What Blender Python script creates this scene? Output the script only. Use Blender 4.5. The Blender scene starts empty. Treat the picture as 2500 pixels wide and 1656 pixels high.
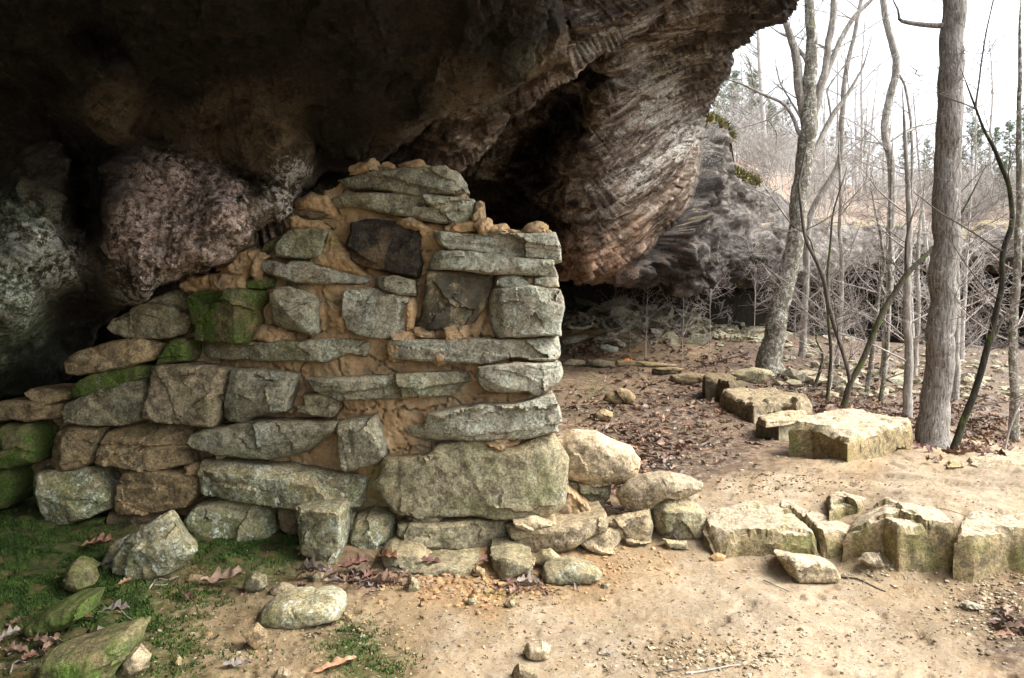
import bpy, math, random
import numpy as np

S = bpy.context.scene
COL = S.collection
rnd = random.Random(7)

# ------------------------------------------------------------------ camera
F = 1875.0            # focal length in photo pixels (2500 wide)
CU, CV = 1250.0, 739.0
CZ = 1.4
cam_d = bpy.data.cameras.new('camera')
cam_d.lens = 27.0
cam_d.sensor_width = 36.0
cam_d.shift_y = -(828.0 - CV) / 2500.0
cam_d.clip_start = 0.05
cam_d.clip_end = 600.0
cam = bpy.data.objects.new('camera', cam_d)
cam.location = (0, 0, CZ)
cam.rotation_euler = (math.radians(90), 0, 0)
COL.objects.link(cam)
S.camera = cam

# ------------------------------------------------------------------ light
SUN_EL, SUN_AZ = math.radians(50), math.radians(100)   # azimuth from +Y (ahead) towards +X (the open side)
w = bpy.data.worlds.new('World')
S.world = w
w.use_nodes = True
wn = w.node_tree
wn.nodes.clear()
sky = wn.nodes.new('ShaderNodeTexSky')
sky.sky_type = 'NISHITA'
sky.sun_disc = False
sky.sun_elevation = SUN_EL
sky.sun_rotation = SUN_AZ
sky.air_density = 1.0
sky.dust_density = 4.0
sky.ozone_density = 1.0
hsv = wn.nodes.new('ShaderNodeHueSaturation')       # thin overcast: nearly colourless sky
hsv.inputs['Saturation'].default_value = 0.28
bg = wn.nodes.new('ShaderNodeBackground')
bg.inputs['Strength'].default_value = 0.15
wo = wn.nodes.new('ShaderNodeOutputWorld')
wn.links.new(sky.outputs[0], hsv.inputs['Color'])
wn.links.new(hsv.outputs[0], bg.inputs['Color'])
wn.links.new(bg.outputs[0], wo.inputs['Surface'])

sun_d = bpy.data.lights.new('sun', 'SUN')
sun_d.energy = 1.15
sun_d.angle = math.radians(32)
sun_d.color = (1.0, 0.97, 0.93)
sun = bpy.data.objects.new('sun', sun_d)
sd = (math.sin(SUN_AZ) * math.cos(SUN_EL), math.cos(SUN_AZ) * math.cos(SUN_EL), math.sin(SUN_EL))
from mathutils import Vector, Matrix
sun.rotation_euler = Vector(sd).to_track_quat('Z', 'Y').to_euler()
sun.location = (20, -5, 25)
COL.objects.link(sun)

S.view_settings.view_transform = 'Standard'
S.view_settings.look = 'None'
S.view_settings.gamma = 1.0
S.view_settings.use_curve_mapping = False
S.view_settings.exposure = 1.95
S.render.engine = 'CYCLES'
S.cycles.use_denoising = True
S.cycles.max_bounces = 6
S.cycles.diffuse_bounces = 4
S.cycles.sample_clamp_indirect = 6.0

# ------------------------------------------------------------------ helpers
def tag(o, label=None, cat=None, group=None, kind=None):
    if label: o['label'] = label
    if cat: o['category'] = cat
    if group: o['group'] = group
    if kind: o['kind'] = kind
    return o

def mesh_np(name, V, quads=None, tris=None, mat=None, smooth=True, sharp=None, attrs=None):
    V = np.asarray(V, dtype=np.float32)
    nq = 0 if quads is None else len(quads)
    nt = 0 if tris is None else len(tris)
    me = bpy.data.meshes.new(name)
    me.vertices.add(len(V))
    me.vertices.foreach_set('co', V.ravel())
    nl = nq * 4 + nt * 3
    idx = np.empty(nl, dtype=np.int32)
    start = np.empty(nq + nt, dtype=np.int32)
    if nq:
        idx[:nq * 4] = np.asarray(quads, dtype=np.int32).ravel()
        start[:nq] = np.arange(nq) * 4
    if nt:
        idx[nq * 4:] = np.asarray(tris, dtype=np.int32).ravel()
        start[nq:] = nq * 4 + np.arange(nt) * 3
    me.loops.add(nl)
    me.loops.foreach_set('vertex_index', idx)
    me.polygons.add(nq + nt)
    me.polygons.foreach_set('loop_start', start)
    me.update(calc_edges=True)
    me.validate()
    if smooth:
        me.polygons.foreach_set('use_smooth', np.ones(len(me.polygons), dtype=bool))
        if sharp: me.set_sharp_from_angle(angle=math.radians(sharp))
    else:
        me.polygons.foreach_set('use_smooth', np.zeros(len(me.polygons), dtype=bool))
    if attrs:
        for k, a in attrs.items():
            at = me.attributes.new(k, 'FLOAT_COLOR', 'POINT')
            c = np.ones((len(V), 4), dtype=np.float32); c[:, :a.shape[1]] = a
            at.data.foreach_set('color', c.ravel())
    if mat: me.materials.append(mat)
    return me

def link(name, data, parent=None, loc=None):
    o = bpy.data.objects.new(name, data)
    COL.objects.link(o)
    if loc is not None: o.location = loc
    if parent is not None: o.parent = parent
    return o

def empty(name, loc):
    o = bpy.data.objects.new(name, None)
    o.empty_display_size = 0.1
    o.location = loc
    COL.objects.link(o)
    return o

def P(u, v, Y):
    """photo pixel at depth Y -> world"""
    return np.array([(u - CU) / F * Y, Y, CZ + (CV - v) / F * Y])

CROP = {'A': (0, 700, 3.1357), 'B': (400, 400, 3.485), 'C': (800, 380, 3.3355), 'D': (600, 780, 2.6134),
        'E': (0, 1000, 2.39), 'F': (600, 1200, 2.63), 'G': (1300, 1000, 1.9725), 'H': (1350, 650, 2.63),
        'I': (1700, 0, 2.61375), 'J': (1700, 500, 2.4125), 'K': (1100, 0, 2.09125), 'L': (0, 0, 1.96),
        'M': (1400, 1250, 2.1518), 'N': (2050, 950, 4.48), 'O': (1300, 700, 4.734), 'S': (0, 0, 1.0)}
def px(crop, pts):
    ox, oy, k = CROP[crop]
    return [(ox + a / k, oy + b / k) for a, b in pts]

# --- noise
def _hash(ix, iy, iz, s):
    h = (ix * 374761393 + iy * 668265263 + iz * 2147483647 + s * 1274126177) & 0xffffffff
    h = ((h ^ (h >> 13)) * 1274126177) & 0xffffffff
    h = ((h ^ (h >> 15)) * 2246822519) & 0xffffffff
    return (h ^ (h >> 16)) & 0xffffffff
def noise3(p, s=0):
    p = np.asarray(p, dtype=np.float64)
    i = np.floor(p).astype(np.int64); f = p - i
    w3 = f * f * f * (f * (f * 6 - 15) + 10)
    out = np.zeros(len(p))
    for dx in (0, 1):
        for dy in (0, 1):
            for dz in (0, 1):
                h = _hash(i[:, 0] + dx, i[:, 1] + dy, i[:, 2] + dz, s)
                gx = ((h & 1023) / 511.5 - 1); gy = (((h >> 10) & 1023) / 511.5 - 1); gz = (((h >> 20) & 1023) / 511.5 - 1)
                d = gx * (f[:, 0] - dx) + gy * (f[:, 1] - dy) + gz * (f[:, 2] - dz)
                wt = (w3[:, 0] if dx else 1 - w3[:, 0]) * (w3[:, 1] if dy else 1 - w3[:, 1]) * (w3[:, 2] if dz else 1 - w3[:, 2])
                out += wt * d
    return out
def fbm(p, sc=1.0, oc=4, s=0, gain=0.5, ridge=False):
    p = np.asarray(p, dtype=np.float64) * sc
    a, t = 1.0, np.zeros(len(p))
    for o in range(oc):
        n = noise3(p, s + o * 17)
        t += a * ((1 - 2 * np.abs(n)) if ridge else n)
        p = p * 2.03 + 11.7; a *= gain
    return t
def voro2(x, y, sc, s=0, off=False):
    """F2-F1 and a random value of the nearest cell"""
    x = x * sc; y = y * sc
    ix = np.floor(x).astype(np.int64); iy = np.floor(y).astype(np.int64)
    f1 = np.full(len(x), 9.0); f2 = np.full(len(x), 9.0); cid = np.zeros(len(x)); ox = np.zeros(len(x)); oy = np.zeros(len(x))
    for dx in (-1, 0, 1):
        for dy in (-1, 0, 1):
            h = _hash(ix + dx, iy + dy, np.zeros_like(ix), s)
            cx = ix + dx + 0.5 + ((h & 1023) / 1023 - .5) * .9; cy = iy + dy + 0.5 + (((h >> 10) & 1023) / 1023 - .5) * .9
            d = np.hypot(x - cx, y - cy)
            c = d < f1
            f2 = np.where(c, f1, np.minimum(f2, d))
            cid = np.where(c, ((h >> 20) & 1023) / 1023, cid); ox = np.where(c, x - cx, ox); oy = np.where(c, y - cy, oy)
            f1 = np.where(c, d, f1)
    return (f2 - f1, cid, ox / sc, oy / sc) if off else (f2 - f1, cid)
def smooth01(x): 
    x = np.clip(x, 0, 1); return x * x * (3 - 2 * x)

class RBF:
    def __init__(self, X, y, lam=1e-3):
        X = np.asarray(X, float); y = np.asarray(y, float)
        if y.ndim == 1: y = y[:, None]
        n = len(X); self.X = X
        K = np.linalg.norm(X[:, None] - X[None], axis=2) + 0.0
        Q = np.hstack([np.ones((n, 1)), X])
        A = np.zeros((n + 3, n + 3))
        A[:n, :n] = -K + lam * np.eye(n)
        A[:n, n:] = Q; A[n:, :n] = Q.T
        b = np.zeros((n + 3, y.shape[1])); b[:n] = y
        self.w = np.linalg.lstsq(A, b, rcond=None)[0]
    def __call__(self, Z):
        out = np.empty((len(Z), self.w.shape[1]))
        for a in range(0, len(Z), 40000):
            z = Z[a:a + 40000]
            K = np.linalg.norm(z[:, None] - self.X[None], axis=2)
            out[a:a + 40000] = -K @ self.w[:-3] + np.hstack([np.ones((len(z), 1)), z]) @ self.w[-3:]
        return out if out.shape[1] > 1 else out[:, 0]
def idw(X, y, Z, p=3.0, eps=15.0):
    X = np.asarray(X, float); y = np.asarray(y, float)
    out = []
    for a in range(0, len(Z), 40000):
        z = Z[a:a + 40000]
        d = np.linalg.norm(z[:, None] - X[None], axis=2) + eps
        wt = d ** -p
        out.append((wt @ y) / wt.sum(1)[:, None])
    return np.vstack(out)

def in_poly(x, y, poly):
    x = np.asarray(x, float); y = np.asarray(y, float)
    c = np.zeros(x.shape, bool)
    n = len(poly)
    for i in range(n):
        x1, y1 = poly[i]; x2, y2 = poly[(i + 1) % n]
        if y1 == y2: continue
        k = ((y1 > y) != (y2 > y)) & (x < (x2 - x1) * (y - y1) / (y2 - y1) + x1)
        c ^= k
    return c
def dist_poly(x, y, poly, closed=True):
    d = np.full(np.shape(x), 1e9)
    n = len(poly)
    for i in range(n if closed else n - 1):
        x1, y1 = poly[i]; x2, y2 = poly[(i + 1) % n]
        dx, dy = x2 - x1, y2 - y1
        L = dx * dx + dy * dy + 1e-12
        t = np.clip(((x - x1) * dx + (y - y1) * dy) / L, 0, 1)
        d = np.minimum(d, np.hypot(x - x1 - t * dx, y - y1 - t * dy))
    return d

# ------------------------------------------------------------------ materials
class NT:
    def __init__(self, name):
        self.m = bpy.data.materials.new(name); self.m.use_nodes = True
        self.t = self.m.node_tree; self.t.nodes.clear()
        self.out = self.n('ShaderNodeOutputMaterial')
    def n(self, k): return self.t.nodes.new(k)
    def l(self, a, b): self.t.links.new(a, b)
    def put(self, sock, v):
        if hasattr(v, 'is_linked') or isinstance(v, bpy.types.NodeSocket): self.l(v, sock)
        else:
            if isinstance(v, (tuple, list)) and len(v) == 3 and sock.type == 'RGBA': v = (*v, 1)
            sock.default_value = v
    def pos(self, rand=True, stretch=None, obj=False):
        if obj:
            g = self.n('ShaderNodeTexCoord').outputs['Object']
        else:
            g = self.n('ShaderNodeNewGeometry').outputs['Position']
        if rand:
            oi = self.n('ShaderNodeObjectInfo')
            a = self.n('ShaderNodeVectorMath'); a.operation = 'ADD'
            k = self.math('MULTIPLY', oi.outputs['Random'], 37.0)
            self.l(g, a.inputs[0]); self.l(k, a.inputs[1])
            g = a.outputs[0]
        if stretch is not None:
            d, f = stretch
            dt = self.n('ShaderNodeVectorMath'); dt.operation = 'DOT_PRODUCT'
            self.l(g, dt.inputs[0]); dt.inputs[1].default_value = d
            sc = self.n('ShaderNodeVectorMath'); sc.operation = 'SCALE'
            sc.inputs[0].default_value = d
            self.l(self.math('MULTIPLY', dt.outputs['Value'], 1 - f), sc.inputs['Scale'])
            sb = self.n('ShaderNodeVectorMath'); sb.operation = 'SUBTRACT'
            self.l(g, sb.inputs[0]); self.l(sc.outputs[0], sb.inputs[1])
            g = sb.outputs[0]
        return g
    def vm(self, op, a, b, s=None):
        x = self.n('ShaderNodeVectorMath'); x.operation = op
        self.put(x.inputs[0], a)
        if b is not None: self.put(x.inputs[1], b)
        if s is not None: self.put(x.inputs['Scale'], s)
        return x.outputs[0]
    def noise(self, vec, sc, det=4, rough=.55, dist=0.0):
        x = self.n('ShaderNodeTexNoise'); self.l(vec, x.inputs['Vector'])
        x.inputs['Scale'].default_value = sc; x.inputs['Detail'].default_value = det
        x.inputs['Roughness'].default_value = rough; x.inputs['Distortion'].default_value = dist
        return x.outputs[0]
    def voro(self, vec, sc, feat='F1', out='Distance'):
        x = self.n('ShaderNodeTexVoronoi'); x.feature = feat; self.l(vec, x.inputs['Vector'])
        x.inputs['Scale'].default_value = sc
        return x.outputs[out]
    def math(self, op, a, b=None, c=None, clamp=False):
        x = self.n('ShaderNodeMath'); x.operation = op; x.use_clamp = clamp
        self.put(x.inputs[0], a)
        if b is not None: self.put(x.inputs[1], b)
        if c is not None: self.put(x.inputs[2], c)
        return x.outputs[0]
    def step(self, v, lo, hi, a=0.0, b=1.0):
        x = self.n('ShaderNodeMapRange'); x.interpolation_type = 'SMOOTHSTEP'
        self.put(x.inputs['Value'], v)
        x.inputs['From Min'].default_value = lo; x.inputs['From Max'].default_value = hi
        x.inputs['To Min'].default_value = a; x.inputs['To Max'].default_value = b
        return x.outputs[0]
    def ramp(self, fac, stops):
        x = self.n('ShaderNodeValToRGB'); self.l(fac, x.inputs[0])
        e = x.color_ramp.elements
        while len(e) < len(stops): e.new(0.5)
        for k, (p, c) in enumerate(stops):
            e[k].position = p; e[k].color = (*c, 1)
        return x.outputs[0]
    def mix(self, fac, a, b, blend='MIX'):
        x = self.n('ShaderNodeMix'); x.data_type = 'RGBA'; x.blend_type = blend
        self.put(x.inputs[0], fac); self.put(x.inputs[6], a); self.put(x.inputs[7], b)
        return x.outputs[2]
    def attr(self, name):
        x = self.n('ShaderNodeAttribute'); x.attribute_name = name
        s = self.n('ShaderNodeSeparateColor'); self.l(x.outputs['Color'], s.inputs[0])
        return s.outputs
    def normal_up(self):
        g = self.n('ShaderNodeNewGeometry'); s = self.n('ShaderNodeSeparateXYZ')
        self.l(g.outputs['Normal'], s.inputs[0]); return s.outputs['Z']
    def bump(self, h, strength=.5, dist=.01, prev=None):
        x = self.n('ShaderNodeBump'); self.l(h, x.inputs['Height'])
        x.inputs['Strength'].default_value = strength; x.inputs['Distance'].default_value = dist
        if prev is not None: self.l(prev, x.inputs['Normal'])
        return x.outputs[0]
    def done(self, col, rough=.9, nrm=None, spec=.25, sheen=0):
        b = self.n('ShaderNodeBsdfPrincipled')
        self.put(b.inputs['Base Color'], col); self.put(b.inputs['Roughness'], rough)
        b.inputs['Specular IOR Level'].default_value = spec
        if nrm is not None: self.l(nrm, b.inputs['Normal'])
        self.l(b.outputs[0], self.out.inputs['Surface'])
        return self.m

LICH = (.47, .51, .42)
def rock_mat(name, c1, c2, c3, lichen=.3, teal=.2, green=.2, black=.1, white=.1, gcol=(.105, .12, .04), bump=1.0, topdust=.25, dust=(.42, .3, .15), rand=True, stain=None):
    n = NT(name)
    p = n.pos(rand)
    oi = n.n('ShaderNodeObjectInfo').outputs['Random']
    big = n.noise(p, 5.0, 5, .6, .4)
    fine = n.noise(p, 70, 5, .7)
    grit = n.noise(p, 260, 2, .6)
    mid = n.noise(p, 18, 6, .68)
    c = n.ramp(big, [(.3, c1), (.5, c2), (.7, c3)])
    c = n.mix(n.step(mid, .38, .58), n.mix(.68, c, (.06, .05, .034)), c)
    c = n.mix(n.math('MULTIPLY', n.step(n.noise(p, 2.6, 3, .55, .5), .52, .66), .45), c, n.mix(.5, c2, (.30, .20, .10)))
    # green algae film
    g = n.math('MULTIPLY', n.step(n.noise(p, 3.6, 4, .6, .8), .62 - .32 * green, .78 - .32 * green), n.step(mid, .3, .6, .45, 1))
    c = n.mix(n.math('MULTIPLY', g, min(1, .25 + green)), c, gcol)
    # grey teal crust of lichen
    tl = n.math('MULTIPLY', n.step(n.noise(p, 6.5, 5, .65, .6), .68 - .36 * teal, .82 - .36 * teal), n.step(fine, .36, .62))
    c = n.mix(n.math('MULTIPLY', tl, .75), c, (.31, .345, .275))
    lc = n.math('MULTIPLY', n.step(n.noise(p, 8.0, 6, .72, 1.2), .74 - .34 * lichen, .86 - .34 * lichen), n.step(n.noise(p, 45, 4, .7), .42, .60))
    c = n.mix(n.math('MULTIPLY', lc, .85), c, LICH)
    if white > 0:
        wv = n.math('MULTIPLY', n.step(n.noise(p, 11, 3, .6, .5), .80 - .3 * white, .92 - .3 * white), n.step(n.noise(p, 60, 3, .7), .48, .56))
        c = n.mix(wv, c, (.62, .64, .58))
    if black > 0:
        bk = n.math('MULTIPLY', n.step(n.noise(p, 7, 5, .7, .7), .76 - .4 * black, .9 - .4 * black), n.step(fine, .3, .6, .5, 1))
        c = n.mix(n.math('MULTIPLY', bk, .85), c, (.028, .027, .027))
    if stain is not None:
        c = n.mix(n.step(n.noise(p, 2.8, 3, .6, .5), .5, .62), c, stain)
    # sandy dust that lies on upward faces
    up = n.step(n.normal_up(), .35, .85)
    c = n.mix(n.math('MULTIPLY', up, n.step(mid, .3, .62, topdust * .4, topdust)), c, dust)
    # grain
    k = n.step(fine, .22, .78, .45, 1.6)
    k = n.math('MULTIPLY', k, n.step(grit, .25, .75, .6, 1.4))
    k = n.math('MULTIPLY', k, n.math('MULTIPLY_ADD', oi, .35, .85) if rand else 1.0)
    c = n.vm('SCALE', c, None, k)
    b1 = n.bump(mid, .55 * bump, .018)
    b2 = n.bump(fine, .55 * bump, .006, b1)
    b3 = n.bump(grit, .35 * bump, .002, b2)
    return n.done(c, .92, b3, .2)

M = {}
M['greygreen'] = rock_mat('sandstone_grey_green', (.195, .18, .125), (.265, .25, .175), (.22, .218, .16), .40, .50, .30, .14, .12)
M['grey'] = rock_mat('sandstone_grey', (.24, .218, .168), (.315, .295, .23), (.265, .258, .205), .5, .66, .16, .14, .1)
M['tan'] = rock_mat('sandstone_tan', (.25, .20, .12), (.335, .275, .18), (.29, .24, .15), .18, .2, .25, .12, .03)
M['olive'] = rock_mat('sandstone_olive', (.19, .17, .105), (.26, .235, .15), (.225, .21, .135), .28, .35, .28, .12, .05)
M['brown'] = rock_mat('sandstone_brown', (.22, .155, .085), (.31, .23, .125), (.25, .20, .12), .28, .2, .2, .25, .04)
M['mossy'] = rock_mat('sandstone_mossy', (.12, .11, .05), (.17, .15, .068), (.145, .13, .07), .22, .2, .78, .25, .05, (.06, .10, .018), topdust=.08)
M['lichen'] = rock_mat('sandstone_white_lichen', (.19, .18, .10), (.26, .24, .14), (.21, .20, .12), .75, .5, .42, .22, .58)
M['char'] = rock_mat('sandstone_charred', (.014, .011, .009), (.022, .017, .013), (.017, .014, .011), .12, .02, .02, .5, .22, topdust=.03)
M['soot'] = rock_mat('sandstone_sooty', (.28, .225, .115), (.34, .285, .165), (.25, .225, .16), .35, .4, .3, .98, .1)
M['dark'] = rock_mat('sandstone_dark', (.11, .085, .05), (.16, .12, .075), (.12, .10, .065), .15, .2, .3, .4, .03)
M['pale'] = rock_mat('sandstone_pale_sandy', (.29, .23, .15), (.37, .305, .205), (.33, .275, .19), .1, .12, .22, .03, .02, (.22, .215, .09), 1.0, .55, (.43, .35, .235))
M['shelf'] = rock_mat('sandstone_shelf', (.205, .155, .08), (.275, .215, .115), (.235, .195, .11), .12, .14, .40, .08, .02, (.135, .15, .045), 1.0, .85, (.42, .35, .25))
M['rubble'] = rock_mat('rubble_rock', (.24, .22, .15), (.33, .31, .23), (.29, .285, .21), .4, .4, .35, .15, .05)

def clay_mat(name, c1, c2, c3, rand=False):
    n = NT(name); p = n.pos(rand)
    a = n.noise(p, 9, 6, .65, .3); f = n.noise(p, 80, 5, .7); g = n.noise(p, 300, 2, .6)
    c = n.ramp(a, [(.3, c1), (.52, c2), (.72, c3)])
    c = n.mix(n.math('MULTIPLY', n.step(n.noise(p, 5.5, 5, .7, .8), .50, .62), .65), c, (.25, .205, .14))
    c = n.mix(n.math('MULTIPLY', n.step(n.noise(p, 13, 5, .75, .5), .58, .68), .6), c, (.16, .095, .045))
    gr = n.step(n.noise(p, 3.2, 3, .5, .6), .60, .72)
    c = n.mix(n.math('MULTIPLY', gr, .4), c, (.20, .21, .06))
    k = n.math('MULTIPLY', n.math('MULTIPLY_ADD', f, 1.0, .5), n.math('MULTIPLY_ADD', g, .6, .7))
    c = n.vm('SCALE', c, None, k)
    b = n.bump(n.noise(p, 30, 6, .7), .6, .015); b = n.bump(f, .6, .006, b); b = n.bump(g, .4, .002, b)
    return n.done(c, .95, b, .15)
M['clay'] = clay_mat('dry_clay', (.29, .185, .095), (.40, .27, .145), (.46, .34, .205))
M['clod'] = clay_mat('orange_clod', (.29, .165, .075), (.40, .245, .12), (.46, .32, .18), True)
# ------------------------------------------------------------------ the ground
GC = []      # ground control points: (log depth, slope across, z)
def gdom(x, y):
    yy = np.maximum(np.asarray(y, float), 2.2)
    return np.stack([3.0 * np.log(yy), 2.5 * np.asarray(x, float) / yy], axis=-1)
def gp_z(u, v, z):          # pixel seen at height z
    Y = (CZ - z) * F / (v - CV); GC.append(((u - CU) / F * Y, Y, z))
def gp_y(u, v, Y):          # pixel seen at depth Y
    GC.append(((u - CU) / F * Y, Y, CZ + (CV - v) / F * Y))
for u in (-700, 0, 500, 1000, 1500, 2000, 2500, 3300): gp_z(u, 1700, 0.0)
for u, v, z in ((-700, 1300, .16), (0, 1330, .14), (150, 1380, .08), (0, 1500, .04), (300, 1420, .03), (500, 1500, 0), (450, 1345, .04), (700, 1372, 0), (1000, 1385, 0), (1300, 1385, 0),
                (1450, 1345, .01), (1560, 1330, .02), (1700, 1340, .02), (1807, 1362, .0), (2050, 1375, 0), (2263, 1413, -.01), (2466, 1424, -.01), (1200, 1500, 0), (1900, 1480, .0), (2400, 1520, -.02), (2900, 1430, -.02),
                (1600, 1270, .09), (1660, 1235, .13), (1760, 1225, .16), (1850, 1243, .165), (1950, 1235, .18), (2162, 1236, .272), (2240, 1250, .27), (2330, 1255, .262), (2466, 1272, .25), (2400, 1255, .262), (2900, 1280, .25),
                (2060, 1152, .25), (2314, 1101, .25), (2200, 1080, .24), (2120, 1110, .24), (2480, 1130, .27), (2900, 1130, .27), (2400, 1180, .27), (1850, 1180, .22), (1690, 1190, .2),
                (1705, 1076, .2), (1616, 992, .2), (1540, 916, .24), (1850, 1100, .2), (1780, 1010, .2), (1450, 930, .25), (1450, 1050, .2), (1480, 1180, .18), (1560, 1140, .18),
                (1200, 1100, .18), (600, 1100, .18), (0, 1000, .3), (-600, 1000, .4), (900, 900, .3), (300, 900, .4), (1730, 960, .2)): gp_z(u, v, z)
for u, v, Y in ((1464, 840, 15), (1464, 764, 18), (1578, 802, 17), (1730, 802, 17), (1806, 878, 14), (1870, 898, 13.5), (1380, 870, 14.0), (1380, 770, 18), (1000, 790, 18), (300, 780, 18), (1560, 880, 13.6), (1700, 905, 12.8),
                (1990, 956, 12), (2114, 997, 11), (2214, 1035, 10), (2278, 1101, 9), (2320, 1107, 8.6), (2475, 1080, 11), (2260, 1120, 7.6), (2420, 1140, 7.6), (2600, 1160, 7.6), (2150, 1080, 8.2), (2040, 1010, 9.0), (1930, 960, 10.5), (1860, 930, 12),
                (2156, 873, 22), (2405, 914, 22), (2405, 852, 30), (1949, 852, 20), (1800, 806, 24), (1600, 760, 24), (1300, 745, 24), (300, 742, 24), (2000, 845, 40), (2500, 852, 42), (2900, 860, 42), (2900, 1100, 11),
                (1720, 790, 40), (2500, 850, 70), (3200, 860, 60), (300, 745, 60), (1250, 742, 120), (2500, 850, 120), (3200, 850, 120), (0, 742, 120)): gp_y(u, v, Y)
_ga = np.array(GC)
_grbf = RBF(gdom(_ga[:, 0], _ga[:, 1]), _ga[:, 2], 2e-2)
def gz(x, y):
    x = np.atleast_1d(np.asarray(x, float)); y = np.atleast_1d(np.asarray(y, float))
    return _grbf(gdom(x, y))
def hit(u, v):
    """where the ray through photo pixel (u, v) meets the ground"""
    Y = np.geomspace(2.2, 60, 500)
    x = (u - CU) / F * Y; z = CZ + (CV - v) / F * Y
    d = z - gz(x, Y)
    if not (d < 0).any(): return np.array([(u - CU) / F * 60, 60, CZ + (CV - v) / F * 60])
    k = np.argmax(d < 0)
    if k > 0:
        t = d[k - 1] / (d[k - 1] - d[k] + 1e-9); y = Y[k - 1] + t * (Y[k] - Y[k - 1])
    else: y = Y[0]
    return np.array([(u - CU) / F * y, y, CZ + (CV - v) / F * y])

# masks of what the ground is made of: (u, v) photo -> moss, leafy soil, pale/ash, orange clay
GM = [(60, 1330, 1, 0, 0, 0), (120, 1450, .9, .1, 0, 0), (300, 1500, .75, .1, 0, 0), (60, 1600, .6, .6, 0, 0), (350, 1600, .6, .2, 0, 0), (550, 1350, .85, 0, 0, .6), (480, 1420, .5, .3, 0, .5), (650, 1330, .85, 0, 0, .5), (600, 1520, .35, .35, 0, .2),
      (700, 1600, .3, .4, 0, 0), (860, 1560, .75, .1, 0, 0), (820, 1480, .35, .55, 0, .1), (960, 1480, .25, .25, .1, .2), (900, 1640, .7, .2, .1, 0), (900, 1420, .1, .6, 0, .2), (1050, 1420, 0, .3, 0, .8), (1180, 1440, 0, .1, .1, .8), (1300, 1420, 0, 0, .3, .6), (1100, 1550, .2, 0, .7, .1),
      (1300, 1500, 0, 0, .8, .3), (1450, 1400, 0, 0, .4, .7), (1250, 1650, .1, .1, .7, 0), (1500, 1600, 0, 0, .8, .1), (1700, 1450, 0, 0, .8, .2), (1690, 1600, .15, .35, .5, 0), (1900, 1500, 0, 0, 1, 0), (1900, 1650, .1, .1, .8, 0), (2100, 1550, 0, 0, 1, 0), (2250, 1480, .1, .25, .5, 0), (2400, 1450, .15, .55, .3, 0),
      (2480, 1540, .2, .7, .2, 0), (2300, 1640, .15, .25, .7, 0), (2150, 1420, 0, .3, .5, .1), (1600, 1350, 0, .1, .4, .4),
      (1700, 1230, 0, 0, 1, 0), (1900, 1200, 0, 0, 1, 0), (2200, 1180, 0, 0, .9, 0), (2400, 1220, .1, 0, .9, 0), (2300, 1100, 0, 0, .6, .3), (2120, 1130, 0, 0, .4, .5), (2450, 1110, 0, 0, .8, .1), (1780, 1180, 0, .15, 1, 0),
      (1700, 1120, 0, .9, 0, 0), (1800, 1110, 0, .75, .1, .2), (1750, 1040, 0, .8, 0, .2), (1850, 1110, 0, .6, .1, .3), (1680, 1150, 0, .8, .2, 0), (1600, 1160, 0, .9, 0, 0), (1650, 1130, 0, 1, 0, 0), (1760, 1125, 0, .95, 0, 0), (1840, 1070, 0, .9, 0, .1), (1700, 1000, 0, 1, 0, 0), (1600, 1100, 0, 1, 0, 0), (1600, 1000, .2, .9, .15, 0), (1500, 1000, .35, .8, 0, 0), (1450, 950, .5, .6, 0, .1), (1560, 930, .4, .6, 0, .2), (1680, 960, 0, 1, 0, 0), (1520, 900, .2, .8, 0, .1),
      (1400, 850, 0, .8, .1, .5), (1430, 822, 0, 0, .3, 1), (1540, 850, 0, .4, .4, .7), (1700, 850, 0, .5, .4, .4), (1500, 790, .3, .4, 0, 0), (1800, 850, .1, .9, .3, 0), (1950, 930, .2, 1, .4, 0), (2100, 960, .3, 1, .3, 0), (2350, 1000, .25, 1, .4, 0), (2470, 1040, .2, 1, .5, 0), (2200, 1050, .1, 1, .5, 0), (2300, 880, .2, 1, .2, 0), (1900, 800, .2, .8, 0, 0)]
GM = np.array(GM, float)

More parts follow.
